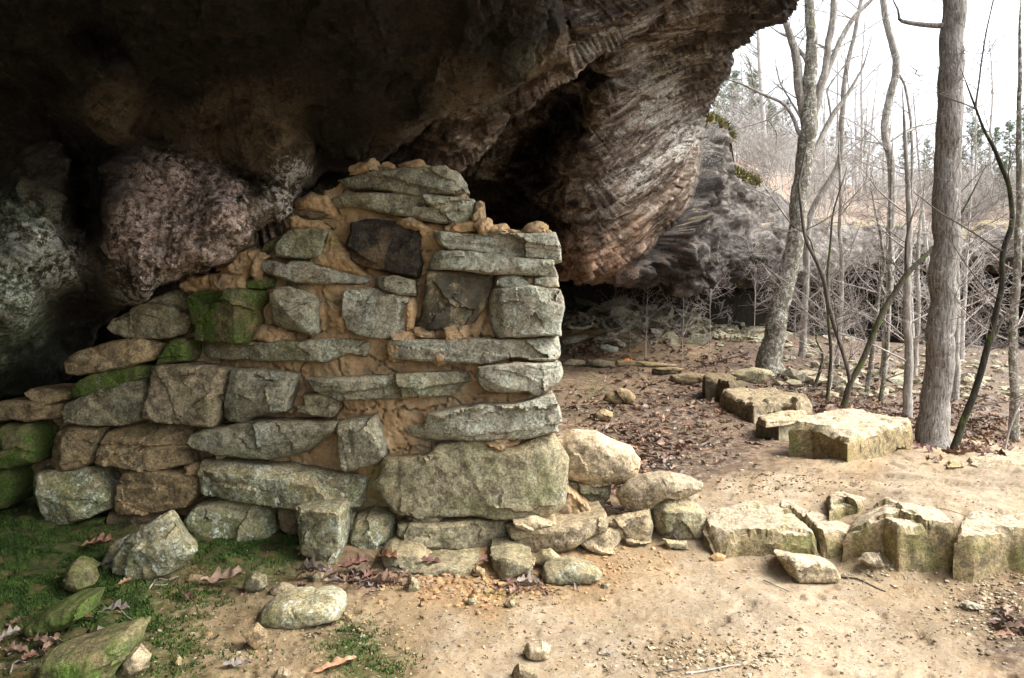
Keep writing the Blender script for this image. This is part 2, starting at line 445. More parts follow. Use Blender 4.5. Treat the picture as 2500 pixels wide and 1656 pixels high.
def build_ground():
    ys = [-6.0]
    while ys[-1] < 150:
        y = ys[-1]
        ys.append(y + (.25 if y < 2.2 else (.0125 if y < 4.6 else max(.0125, .0038 * y * (1 if y < 30 else 2.5)))))
    ys = np.array(ys)
    t = np.concatenate([np.linspace(-2.2, -.78, 60)[:-1], np.linspace(-.78, .78, 640), np.linspace(.78, 2.4, 60)[1:]])
    T, Yg = np.meshgrid(t, ys)
    Xg = T * np.maximum(Yg, 2.2)
    x, y = Xg.ravel(), Yg.ravel()
    z = gz(x, y)
    yy = np.maximum(y, 2.2)
    u = CU + x / yy * F; v = CV + (CZ - z) / yy * F
    m = idw(GM[:, :2], GM[:, 2:], np.stack([u, v], 1), 3.2, 25)
    p2 = np.stack([x, y, z * 0], 1)
    near = np.clip(1 - (y - 8) / 10, 0, 1)
    # lumpy moss, crumbly soil, smooth trodden sand
    z += (fbm(p2, .9, 3, 3) * .05 + fbm(p2, 3.1, 4, 5) * .02) * (0.35 + .65 * smooth01((y - 7) / 3))
    z += fbm(p2, 3.0, 4, 9) * .045 * m[:, 0] * near + np.abs(fbm(p2, 11, 3, 12)) * .02 * m[:, 0] * near
    z += fbm(p2, 14, 4, 20) * .012 * (m[:, 1] + .3 * m[:, 0]) + fbm(p2, 30, 3, 27) * .007 * (m[:, 1] + m[:, 3] * .9) * near
    z += fbm(p2, 6, 4, 31) * .012 * near + fbm(p2, 42, 3, 32) * .0035 * near
    # shallow pits and scuffs
    z -= .016 * smooth01((fbm(p2, 5.0, 3, 40) - .28) / .2) * near
    z += .0045 * smooth01((fbm(p2 * [1, 2.2, 1], 19, 2, 44) - .35) / .12) * near
    # erosion steps on the rock slab to the right
    q = p2 @ np.array([[math.cos(.5), -math.sin(.5), 0], [math.sin(.5), math.cos(.5), 0], [0, 0, 1]]).T
    sl = smooth01((v - 1060) / 30) * smooth01((1330 - v) / 30) * smooth01((u - 1750) / 200) * (y < 7.5)
    z += sl * (.014 * np.floor(fbm(q * [.6, 2.4, 1], 1.6, 4, 50) * 5) / 2)
    V = np.stack([x, y, z], 1)
    ny, nx = len(ys), len(t)
    i = np.arange((ny - 1) * nx).reshape(ny - 1, nx)[:, :-1].ravel()
    Q = np.stack([i, i + 1, i + nx + 1, i + nx], 1)
    me = mesh_np('ground', V, Q, mat=M['ground'], attrs={'mask': m[:, :4][:, :3], 'maskb': np.stack([m[:, 3], m[:, 3], m[:, 3]], 1)})
    tag(link('ground', me), kind='structure')
    global GN
    GN = (t, ys, z.reshape(ny, nx))

def gzf(x, y):
    """finished ground height (with relief), bilinear"""
    t, ys, Z = GN
    x = np.atleast_1d(np.asarray(x, float)); y = np.atleast_1d(np.asarray(y, float))
    tt = x / np.maximum(y, 2.2)
    j = np.clip(np.searchsorted(t, tt) - 1, 0, len(t) - 2); i = np.clip(np.searchsorted(ys, y) - 1, 0, len(ys) - 2)
    a = np.clip((tt - t[j]) / (t[j + 1] - t[j]), 0, 1); b = np.clip((y - ys[i]) / (ys[i + 1] - ys[i]), 0, 1)
    return Z[i, j] * (1 - a) * (1 - b) + Z[i, j + 1] * a * (1 - b) + Z[i + 1, j] * (1 - a) * b + Z[i + 1, j + 1] * a * b

def ground_mat():
    n = NT('ground_soil'); p = n.pos(False)
    a = n.attr('mask'); b = n.attr('maskb')
    moss, soil, pale, clay = a[0], a[1], a[2], b[0]
    big = n.noise(p, 2.4, 5, .6, .3); mid = n.noise(p, 11, 6, .65); fine = n.noise(p, 55, 6, .72); grit = n.noise(p, 230, 3, .65)
    c = n.ramp(big, [(.3, (.245, .165, .085)), (.5, (.335, .24, .135)), (.7, (.40, .30, .185))])
    j = n.math('SUBTRACT', n.math('ADD', n.math('MULTIPLY', mid, .5), n.math('MULTIPLY', fine, .5)), .5)       # break-up of mask borders
    def edge(m, lo, hi, k=1.6): return n.step(n.math('ADD', m, n.math('MULTIPLY', j, k)), lo, hi)
    c = n.mix(n.math('MULTIPLY', edge(pale, .25, .9), .85), c, n.ramp(mid, [(.3, (.295, .225, .145)), (.55, (.385, .31, .215)), (.75, (.46, .39, .29))]))
    c = n.mix(n.math('MULTIPLY', edge(clay, .35, .8), .8), c, n.ramp(mid, [(.3, (.30, .165, .065)), (.7, (.44, .27, .13))]))
    leaf = n.voro(n.pos(False), 26, 'F1', 'Color'); sp = n.n('ShaderNodeSeparateColor'); n.l(leaf, sp.inputs[0])
    lc = n.ramp(sp.outputs[0], [(.0, (.07, .045, .028)), (.35, (.15, .085, .05)), (.6, (.24, .155, .10)), (.85, (.36, .27, .20)), (1, (.13, .12, .08))])
    soilc = n.mix(n.step(fine, .38, .6), n.ramp(mid, [(.35, (.045, .03, .019)), (.65, (.11, .077, .048))]), lc)
    c = n.mix(edge(soil, .3, .8, 2.0), c, soilc)
    mc = n.ramp(n.noise(p, 38, 6, .75), [(.3, (.012, .024, .005)), (.48, (.03, .06, .010)), (.62, (.065, .105, .018)), (.75, (.12, .15, .035))])
    mc = n.mix(n.step(mid, .45, .7), mc, (.15, .10, .04))
    c = n.mix(n.math('MULTIPLY', edge(moss, .32, .72, 2.4), .92), c, mc)
    c = n.vm('SCALE', c, None, n.step(n.noise(p, 1.1, 5, .65, .5), .35, .65, .78, 1.08))
    # green film here and there, dark crumbs, charcoal specks
    c = n.mix(n.math('MULTIPLY', n.step(n.noise(p, 1.7, 4, .6, .7), .58, .74), .28), c, (.24, .25, .10))
    c = n.mix(n.math('MULTIPLY', n.step(n.noise(p, 34, 4, .75, .5), .62, .70), .6), c, (.13, .085, .045))
    c = n.mix(n.math('MULTIPLY', n.step(n.noise(p, 9, 5, .8, .3), .70, .76), .55), c, (.06, .05, .045))
    k = n.math('MULTIPLY', n.math('MULTIPLY_ADD', fine, .8, .5), n.math('MULTIPLY_ADD', grit, .8, .55))
    c = n.vm('SCALE', c, None, k)
    nb = n.bump(mid, .5, .02); nb = n.bump(fine, .7, .010, nb); nb = n.bump(grit, .5, .003, nb)
    wet = n.step(n.noise(p, 3.0, 4), .47, .60)
    return n.done(c, n.math('MULTIPLY_ADD', n.math('MULTIPLY', wet, soil), -.62, .92), nb, .25)
M['ground'] = ground_mat()
build_ground()

# ------------------------------------------------------------------ the rock shelter
BED = np.array([1.9, 2.2, 1.32]); BED /= np.linalg.norm(BED)
R1_poly = [(1368, -1700), (1368, 0), (1385, 76), (1378, 138), (1345, 165), (1290, 190), (1195, 250), (1100, 268), (1040, 305), (1000, 340), (955, 368), (920, 396), (880, 398), (850, 412), (800, 408), (775, 430), (765, 449), (735, 455), (728, 480), (705, 525), (660, 545), (625, 566), (625, 597), (582, 612),
           (577, 633), (485, 663), (420, 690), (378, 699), (362, 735), (332, 745), (300, 752), (270, 780), (230, 810), (215, 860), (170, 915), (100, 950), (0, 965), (-50, 1050), (-80, 1300), (-150, 1600), (-250, 1900), (-400, 2080), (-1700, 2080), (-1700, -1700)]
R1_pts = [(-1600, -1600, 1.5), (-900, -1400, 1.5), (0, -1400, 1.4), (1000, -1400, 1.35), (1500, -1400, 1.4), (-1600, -700, 2.2), (-900, -700, 2.3), (0, -700, 1.95), (700, -700, 1.9), (1400, -700, 2.0), (-1600, 0, 2.4), (-900, 0, 3.2), (-500, 0, 3.3),
          (0, 0, 3.1), (300, 0, 3.0), (600, 0, 3.0), (1000, 0, 3.05), (1368, 0, 3.35), (230, 117, 3.7), (204, 148, 3.3), (281, 163, 3.3), (120, 100, 3.35), (20, 80, 3.3), (153, 204, 3.75), (286, 275, 3.7), (102, 255, 3.85), (357, 290, 4.0), (480, 286, 3.8), (420, 270, 4.0),
          (388, 332, 4.25), (230, 388, 4.6), (185, 385, 4.5), (561, 316, 4.0), (663, 352, 4.0), (587, 360, 4.25), (485, 380, 4.2), (600, 425, 4.3), (612, 432, 4.5), (357, 408, 4.05), (306, 459, 3.92), (434, 434, 4.0), (470, 468, 4.15), (430, 460, 4.05), (536, 510, 3.86), (408, 541, 4.02), (332, 587, 3.82), (459, 587, 3.82), (612, 510, 4.0),
          (704, 408, 4.05), (714, 485, 4.15), (612, 587, 4.0), (357, 720, 3.78), (459, 650, 3.82), (214, 510, 4.7), (218, 459, 4.6), (212, 560, 4.5), (150, 400, 3.95), (148, 460, 3.9), (275, 420, 4.0), (262, 470, 3.95), (258, 520, 3.9), (290, 560, 3.85), (130, 520, 3.8), (255, 560, 4.0), (250, 610, 4.05), (180, 450, 4.5), (77, 459, 3.85), (102, 590, 3.72), (25, 510, 3.8), (150, 520, 4.0), (179, 612, 4.0), (204, 689, 4.25), (255, 765, 4.6), (51, 740, 3.65), (90, 800, 4.2), (0, 460, 4.1), (0, 680, 3.6),
          (128, 891, 4.8), (32, 923, 4.8), (150, 830, 4.9), (0, 860, 4.3), (60, 800, 3.9), (700, 250, 3.85), (900, 200, 3.65), (1100, 220, 3.75), (1250, 160, 3.7), (600, 150, 3.5), (800, 100, 3.35), (1150, 100, 3.45), (900, 330, 4.3), (780, 350, 4.45), (740, 400, 4.3), (430, 160, 3.55), (1000, 280, 4.0), (400, 220, 3.75),
          (-300, 400, 3.7), (-300, 800, 3.6), (-700, 500, 3.1), (-700, 900, 3.0), (-1600, 500, 2.2), (-1600, 950, 2.1), (-120, 1150, 3.9), (-200, 1250, 3.6), (-200, 1600, 3.4), (-700, 1300, 2.95), (-700, 1700, 2.9), (-1600, 1400, 2.1), (-1600, 2050, 2.0), (-300, 2000, 3.2), (1368, 60, 3.5), (740, 440, 4.3)]
R2_poly = [(1655, -1700), (1655, 0), (1626, 19), (1578, 67), (1530, 91), (1473, 124), (1411, 172), (1368, 206), (1315, 239), (1282, 268), (1243, 287), (1228, 320), (1215, 335), (1176, 382), (1119, 411), (1080, 408), (1000, 420), (850, 470), (500, 700), (500, -1700)]
R2_pts = [(1368, 0, 3.7), (1500, 0, 3.9), (1650, 0, 4.2), (1400, 100, 3.95), (1530, 80, 4.1), (1470, 120, 4.3), (1380, 190, 4.5), (1290, 220, 4.5), (1240, 280, 4.75), (1200, 300, 4.65), (1170, 370, 4.9), (1119, 408, 5.0), (1120, 300, 4.65), (1050, 340, 4.75), (1000, 400, 5.0), (950, 380, 5.1), (1150, 340, 4.85), (1270, 170, 4.3), (800, 500, 5.2), (500, 500, 5.4), (500, 0, 4.5),
          (1500, -700, 2.7), (1650, -700, 2.8), (1500, -1500, 2.0), (500, -1500, 2.0), (1650, -1500, 2.0), (1300, 140, 4.1), (1440, 60, 3.95)]
R3_sky = [(2700, -1700), (2480, -1000), (2280, -450), (2100, -120), (1954, 0), (1946, 16), (1936, 38), (1922, 55), (1895, 58), (1880, 63), (1866, 70), (1853, 77), (1840, 92), (1826, 107), (1810, 113), (1797, 121), (1788, 130), (1787, 150), (1786, 172), (1776, 200), (1766, 218), (1757, 230), (1749, 243), (1740, 256), (1736, 259), (1731, 268), (1723, 285), (1715, 306)]
R3_poly = R3_sky + [(1712, 335), (1709, 380), (1700, 420), (1693, 455), (1681, 497), (1664, 517), (1640, 540), (1607, 569), (1590, 600), (1578, 617), (1545, 640), (1511, 664), (1480, 674), (1444, 683), (1406, 690), (1363, 690), (900, 690), (500, 690), (500, -1700)]
R3_pts = [(1196, 383, 9.0), (1339, 311, 8.6), (1243, 478, 10), (1150, 430, 9.5), (1300, 400, 9.0), (1300, 540, 9.8), (1411, 191, 6.9), (1420, 240, 7.2), (1506, 120, 5.6), (1626, 19, 4.9), (1483, 215, 6.0), (1445, 260, 6.4), (1411, 335, 7.0), (1365, 405, 7.5), (1330, 470, 8.1), (1387, 454, 7.9), (1363, 598, 9.2), (1300, 600, 9.6), (1435, 670, 9.0), (1578, 598, 10.3), (1500, 600, 9.4), (1674, 478, 11),
          (1712, 335, 11.5), (1578, 287, 8.2), (1578, 430, 9.3), (1674, 143, 7.3), (1700, 60, 6.0), (1722, 239, 9.3), (1769, 96, 6.8), (1817, 24, 5.7), (1884, 24, 5.6), (1800, -400, 4.2), (1500, -400, 3.9), (1500, -1200, 2.6), (1800, -1200, 2.7), (2100, -1200, 2.6), (2200, -450, 3.6), (2600, -1600, 2.2), (500, 600, 11), (700, 300, 9), (500, -500, 6), (1500, 500, 8.7), (1440, 560, 8.9), (1590, 150, 6.8), (1650, 380, 9.9), (1785, 165, 8.2), (1755, 235, 9.6)]
R4_top = [(1690, 270), (1722, 284), (1745, 288), (1773, 313), (1787, 330), (1783, 345), (1776, 360), (1782, 385), (1792, 417), (1820, 430), (1849, 442), (1891, 463), (1930, 497), (1975, 530), (2029, 540), (2100, 545), (2159, 543), (2230, 548), (2300, 560), (2360, 552), (2400, 540), (2500, 536), (2700, 520), (3300, 500)]
R4_bot = [(3300, 720), (2700, 690), (2500, 668), (2400, 660), (2322, 652), (2250, 640), (2180, 640), (2114, 650), (2040, 672), (1970, 690), (1900, 700), (1840, 706), (1804, 700), (1730, 698), (1660, 694), (1600, 690), (1540, 694), (1480, 690), (1400, 700)]
R4_poly = R4_top + R4_bot + [(1400, 500), (1600, 300)]
R4_pts = [(1740, 320, 15), (1780, 340, 15.5), (1760, 380, 15.2), (1720, 450, 14), (1800, 500, 17), (1880, 520, 19.5), (1900, 550, 19), (1700, 600, 13), (1600, 650, 12.5), (1850, 650, 17), (1960, 560, 23), (1940, 640, 20), (2000, 570, 26), (2080, 640, 27), (2150, 570, 32), (2150, 620, 31), (2300, 580, 36), (2300, 640, 35), (2500, 570, 38), (2500, 650, 37), (2900, 600, 40), (3300, 600, 42), (1790, 430, 16.5), (1850, 470, 18), (1500, 680, 11), (1400, 700, 11), (1690, 300, 14)]
R5_pts = [(-1700, 400, 4.6), (-700, 700, 5.4), (0, 700, 6.0), (600, 600, 6.4), (1000, 600, 8), (1250, 700, 20), (1400, 740, 25), (1600, 740, 28), (1800, 740, 32), (2000, 740, 42), (2300, 750, 52), (2700, 760, 58), (3300, 770, 58), (1400, 600, 24), (1250, 500, 19), (2000, 600, 44), (2500, 600, 56), (600, 0, 6), (0, 0, 5.5), (600, 1000, 5.9), (0, 1000, 5.8), (1250, 900, 20), (1400, 900, 25), (2000, 900, 42), (2500, 900, 54), (3300, 900, 58)]

def build_shelter():
    us = np.concatenate([np.arange(-1700, -60, 34), np.arange(-60, 2000, 4.4), np.arange(2000, 2560, 6.5), np.arange(2560, 3300, 40)])
    vs = np.concatenate([np.arange(-1700, -40, 34), np.arange(-40, 740, 4.4), np.arange(740, 1040, 9), np.arange(1040, 2080, 20)])
    U, Vv = np.meshgrid(us, vs); u, v = U.ravel(), Vv.ravel()
    Z = np.stack([u, v], 1)
    # small waviness of the borders so lips are not smooth curves
    wn = np.stack([u / 60, v / 60, u * 0], 1)
    ju = fbm(wn, 1, 4, 3) * 9; jv = fbm(wn + 50, 1, 4, 8) * 9
    D = np.exp(RBF(np.array(R5_pts)[:, :2] / 300, np.log(np.array(R5_pts)[:, 2]), 1e-3)(Z / 300))
    covered = v > np.interp(u, [1350, 1400, 1722, 1800, 1891, 1975, 2100, 2400, 3300], [-2000, 690, 640, 640, 600, 620, 600, 600, 600])
    covered &= (v < 1040) | (u < 250)
    ids = np.zeros(len(u))
    for k, (poly, pts, lipw, lipd) in enumerate(((R4_poly, R4_pts, 26, .10), (R3_poly, R3_pts, 40, .10), (R2_poly, R2_pts, 26, .10), (R1_poly, R1_pts, 30, .09))):
        pts = np.array(pts, float)
        ins = in_poly(u + ju, v + jv, poly)
        d = np.exp(RBF(pts[:, :2] / 300, np.log(pts[:, 2]), .06 if k == 1 else 1e-4)(Z[ins] / 300))
        e = dist_poly((u + ju)[ins], (v + jv)[ins], poly)
        d *= 1 + lipd * np.exp(-(e / lipw) ** 1.0 * 1.6)
        D[ins] = np.minimum(D[ins], d) if k else d
        ids[ins] = k + 1
        covered |= ins
    ray = np.stack([(u - CU) / F, np.ones(len(u)), (CV - v) / F], 1)
    W = ray * D[:, None] + [0, 0, CZ]
    ny, nx = len(vs), len(us)
    G = W.reshape(ny, nx, 3)
    # normals towards the camera, from a smoothed grid
    du = np.gradient(G, axis=1); dv = np.gradient(G, axis=0)
    N = np.cross(du, dv); N /= np.linalg.norm(N, axis=2, keepdims=True) + 1e-9
    N = N.reshape(-1, 3)
    fl = (N * ray).sum(1) > 0; N[fl] *= -1
    graz = np.abs((N * ray).sum(1)) / np.linalg.norm(ray, axis=1)
    sc = np.clip(D / 4, .6, 6)
    am = np.clip(graz * 2.2, .12, 1)
    # colours: R pink, G green/teal lichen, B pale crust
    CM = np.array([(306, 459, .9, .1, .4), (434, 470, 1, .1, .5), (540, 500, 1, .1, .5), (400, 560, .9, .1, .6), (330, 600, .9, .2, .6), (500, 600, .7, .1, .6), (640, 560, .5, .3, .6), (357, 720, .6, .1, .9), (700, 420, .1, .5, 1), (680, 500, .2, .5, .9), (560, 320, .05, .15, .15), (620, 400, .3, .1, .2), (480, 290, .1, .1, .4),
                   (25, 510, .2, .9, .5), (60, 600, .1, .9, .9), (100, 590, .1, .8, 1), (30, 740, 0, 1, .9), (150, 640, .1, .6, .9), (190, 690, 0, .6, .8), (70, 450, .2, .6, .3), (100, 850, 0, 1, .05), (0, 850, 0, 1, .1), (286, 275, .2, .1, .4), (204, 148, .05, .1, .2), (270, 170, .2, .2, .5), (500, 200, 0, .35, .02), (900, 200, 0, .3, .03), (700, 300, 0, .3, .05), (700, 100, 0, .1, .02), (1250, 100, 0, .8, .1), (1150, 180, .1, .3, .1),
                   (100, 100, 0, .1, .02), (1100, 300, .2, .2, .35), (1280, 220, .25, .4, .6), (1200, 370, .1, .7, .8), (1450, 60, .1, .25, .8), (1200, 450, 0, 0, 0), (1350, 300, .3, 0, .0), (1500, 240, .05, .3, .8), (1440, 330, .1, .2, .7), (1600, 150, .08, .3, .95), (1650, 330, .05, .35, 1), (1560, 420, .05, .4, .95), (1450, 500, .1, .3, .6), (1500, 120, .1, .2, .8), (1700, 300, .05, .3, 1), (1620, 60, .1, .2, .8), (1400, 640, .8, .1, .1), (1560, 560, .7, .1, .15), (1500, 640, .8, .05, .1), (1560, 670, .3, .05, .05), (1650, 480, .3, .2, .5), (1720, 130, .25, .15, .8), (1850, 40, .3, .1, .05), (1740, 220, .3, .1, .2), (1730, 380, 0, .2, .7), (1760, 330, 0, .3, .6), (1800, 440, 0, .1, .35), (1820, 500, 0, .1, .2), (1900, 520, 0, .1, .7), (1880, 570, .2, .1, .1), (1700, 600, .4, .1, .05), (1850, 640, .3, .1, .1), (2000, 580, 0, .1, .3), (2150, 570, 0, .2, .3), (2400, 580, .1, .2, .35), (1620, 230, .05, .35, 1)], float)
    cm = idw(CM[:, :2], CM[:, 2:], Z, 3.0, 15)
    cm_pink = cm[:, 0]
    # bedding-streaked relief of the big overhang, lumpy weathering of the near rock
    along = (W @ BED)[:, None] * BED
    Ws = W - along * .82
    strk = fbm(Ws, 2.6, 5, 61, .58) * .085 + fbm(Ws, 8, 5, 66, .62, True) * .055 + fbm(W - along * .6, 16, 3, 67, .6, True) * .014
    pits = -.10 * smooth01((fbm(W - along * .55, 5.5, 3, 71) - .2) / .25)
    lump = fbm(W, 2.3, 4, 81) * .075 + fbm(W, 7.5, 4, 84, .55) * .035 + fbm(W, 24, 3, 88, .6, True) * .012 + fbm(W, 10, 4, 89, .6, True) * .022
    hole = -.05 * smooth01((fbm(W, 6.0, 2, 91) - .30) / .15)
    is3 = (ids >= 2) & (ids <= 3); is4 = ids == 1
    flat = W * [1, 1, 4.5]
    led = fbm(flat, .55, 5, 95, .6) * .42 + fbm(flat, 2.2, 5, 97, .62, True) * .22 + fbm(W, 5, 4, 98, .6, True) * .07
    nrm3 = np.array([.62, -.62, -.48]); nrm3 -= nrm3 @ BED * BED; nrm3 /= np.linalg.norm(nrm3); e2 = np.cross(nrm3, BED)
    a_ = W @ BED + fbm(W, 1.5, 3, 201) * .15; b_ = W @ e2 + fbm(W, .8, 3, 204) * .10 + fbm(W, 4, 3, 205) * .035
    flk = np.zeros(len(W))
    for s1, s2, am_, sd_ in ((.42, 2.6, .17, 211), (1.1, 6.5, .085, 214), (2.6, 14, .040, 217)):
        f_, cid, ox_, oy_ = voro2(a_ * s1, b_ * s2, 1.0, sd_, True)
        t1 = np.modf(cid * 7.13)[0] - .5; t2 = np.modf(cid * 17.7)[0] - .5
        flk += am_ * ((cid - .5) * 1.1 + t1 * ox_ * 1.2 + (t2 - .15) * oy_ * 1.8)
    stp = np.zeros(len(W))
    for s2, am_, sd_ in ((1.3, .20, 261), (3.4, .10, 264), (8.5, .04, 267)):
        q_ = b_ * s2 + fbm(np.stack([a_ * .35, b_ * .2, 0 * a_], 1), 1.0, 3, sd_) * .9
        fr_ = q_ - np.floor(q_); stp += am_ * (fr_ ** 1.6 - .4) * (.6 + .8 * smooth01(fbm(np.stack([a_ * .5, np.floor(q_) * 3.1, 0 * a_], 1), 1.0, 2, sd_ + 1) + .5))
    a1_ = W[:, 0] + fbm(W, 2, 3, 221) * .12; b1_ = W[:, 2] + .55 * W[:, 1] + fbm(W, 2, 3, 224) * .12
    frc = np.zeros(len(W))
    for s1, am_, sd_ in ((2.2, .10, 231), (5.5, .045, 234), (12, .018, 237)):
        f_, cid, ox_, oy_ = voro2(a1_, b1_ * 1.5, s1, sd_, True)
        t1 = np.modf(cid * 7.13)[0] - .5; t2 = np.modf(cid * 17.7)[0] - .5
        frc += am_ * ((cid - .5) * .9 + (t1 * ox_ + t2 * oy_) * s1 * 1.5)
    a4_ = W[:, 0] + W[:, 1] * .5 + fbm(W, .5, 3, 241) * .8; b4_ = W[:, 2] + fbm(W, .6, 3, 244) * .5
    ff4 = np.zeros(len(W))
    for s1, s2, am_, sd_ in ((.35, 1.3, .38, 251), (.9, 3.2, .22, 254), (2.4, 6, .10, 257)):
        f_, cid, ox_, oy_ = voro2(a4_ * s1, b4_ * s2, 1.0, sd_, True)
        t1 = np.modf(cid * 7.13)[0] - .5; t2 = np.modf(cid * 17.7)[0] - .5
        ff4 += am_ * ((cid - .5) + t1 * ox_ + t2 * oy_)
    pk = smooth01((cm_pink - .35) / .3)
    disp = np.where(is3, strk * .55 + pits * .45 + flk * .75 + stp, np.where(is4, led * .7 + ff4, lump * (.75 + .25 * pk) + hole + frc * (1 - .6 * pk)))
    disp = np.where(ids == 0, fbm(W, .8, 4, 99) * .25, disp)
    disp *= am
    W = W + N * disp[:, None]
    # faces: drop cells that look at open sky or that fall outside
    cov = covered.reshape(ny, nx)
    cell = cov[:-1, :-1] & cov[1:, :-1] & cov[:-1, 1:] & cov[1:, 1:]
    vg = v.reshape(ny, nx)[:-1, :-1]; ug = u.reshape(ny, nx)[:-1, :-1]
    i = (np.arange(ny - 1)[:, None] * nx + np.arange(nx - 1)[None]).ravel()
    quads = np.stack([i, i + nx, i + nx + 1, i + 1], 1)
    Q = quads[cell.ravel()]
    # shell: carry free borders back and over, so the rock is a thick body
    E = np.concatenate([Q[:, [0, 1]], Q[:, [1, 2]], Q[:, [2, 3]], Q[:, [3, 0]]])
    key = np.sort(E, 1); kk = key[:, 0].astype(np.int64) * 10000000 + key[:, 1]
    _, inv, cnt = np.unique(kk, return_inverse=True, return_counts=True)
    be = E[cnt[inv] == 1]
    ub, vb = u[be].mean(1), v[be].mean(1)
    be = be[(vb < 1020) | (ub < -1650)]
    bv = np.unique(be)
    mp = -np.ones(len(u), int); mp[bv] = np.arange(len(bv))
    Vall = [W]; base = len(W); Qall = [Q]; prev = None
    bp = W[bv]
    left = u[bv] < -1650; topm = v[bv] < -1650
    silh = ~(left | topm)
    for r in range(1, 4):
        off = np.zeros_like(bp)
        # silhouette against the sky: the top of the bluff runs back and up
        off[silh] = ray[bv][silh] * ([.25, 1.2, 4.0][r - 1]) * (D[bv][silh] / 6)[:, None] + np.array([-.10, 0, .32])[None] * [.4, 1.6, 3][r - 1] * np.where(ids[bv][silh] == 1, 0, 1)[:, None]
        off[topm] = np.array([0, -1.8, .12])[None] * r * np.stack([np.ones(topm.sum()), .35 + 4.0 * np.clip((400 - u[bv][topm]) / 1400, 0, 1), np.ones(topm.sum())], 1)            # unseen roof overhead and behind the camera, its reach shaped to hold back light
        off[left] = np.array([0.0, -3.2, 0])[None] * r + np.where(topm[left], 1, 0)[:, None] * np.array([0, 0, .2]) * r  # unseen left wall carried past the camera, added to block light
        ring = bp + off
        Vall.append(ring); a = be; cur = base + mp[a]
        pv = a if prev is None else prev
        Qall.append(np.stack([pv[:, 0], pv[:, 1], cur[:, 1], cur[:, 0]], 1))
        prev = cur; base += len(bv)
    Vall = np.vstack(Vall); Qall = np.vstack(Qall)
    cmx = np.vstack([cm] + [cm[bv] * [.5, 1, .6]] * 3)
    idx = np.concatenate([ids] + [ids[bv]] * 3)
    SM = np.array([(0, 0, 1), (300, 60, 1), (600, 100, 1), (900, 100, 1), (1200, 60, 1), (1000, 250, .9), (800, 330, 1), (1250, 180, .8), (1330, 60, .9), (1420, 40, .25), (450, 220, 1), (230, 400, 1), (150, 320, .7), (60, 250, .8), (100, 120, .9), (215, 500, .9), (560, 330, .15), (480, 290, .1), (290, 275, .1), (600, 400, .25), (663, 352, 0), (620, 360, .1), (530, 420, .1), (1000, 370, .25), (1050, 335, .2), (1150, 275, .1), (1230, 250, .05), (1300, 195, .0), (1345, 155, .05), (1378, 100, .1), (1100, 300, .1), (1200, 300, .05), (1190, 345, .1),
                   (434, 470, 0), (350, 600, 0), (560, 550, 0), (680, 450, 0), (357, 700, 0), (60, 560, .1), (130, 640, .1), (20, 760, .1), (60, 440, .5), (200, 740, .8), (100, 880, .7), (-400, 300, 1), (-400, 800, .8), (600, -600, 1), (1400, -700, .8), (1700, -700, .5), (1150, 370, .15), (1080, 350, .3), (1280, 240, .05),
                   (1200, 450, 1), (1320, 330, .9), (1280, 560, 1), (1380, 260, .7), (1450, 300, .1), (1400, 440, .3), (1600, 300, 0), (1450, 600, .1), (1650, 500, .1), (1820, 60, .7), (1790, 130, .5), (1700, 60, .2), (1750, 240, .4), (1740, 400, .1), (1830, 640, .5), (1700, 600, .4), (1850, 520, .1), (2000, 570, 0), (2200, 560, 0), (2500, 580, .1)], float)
    so = idw(SM[:, :2], SM[:, 2:], Z, 3.2, 15)[:, 0]  # amount of painted shade over roof, hollows and cavities
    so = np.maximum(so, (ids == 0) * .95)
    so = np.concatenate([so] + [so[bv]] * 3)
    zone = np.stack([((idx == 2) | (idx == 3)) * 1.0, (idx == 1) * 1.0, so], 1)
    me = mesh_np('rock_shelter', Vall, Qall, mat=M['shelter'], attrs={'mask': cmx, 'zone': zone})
    tag(link('rock_shelter', me), kind='structure')

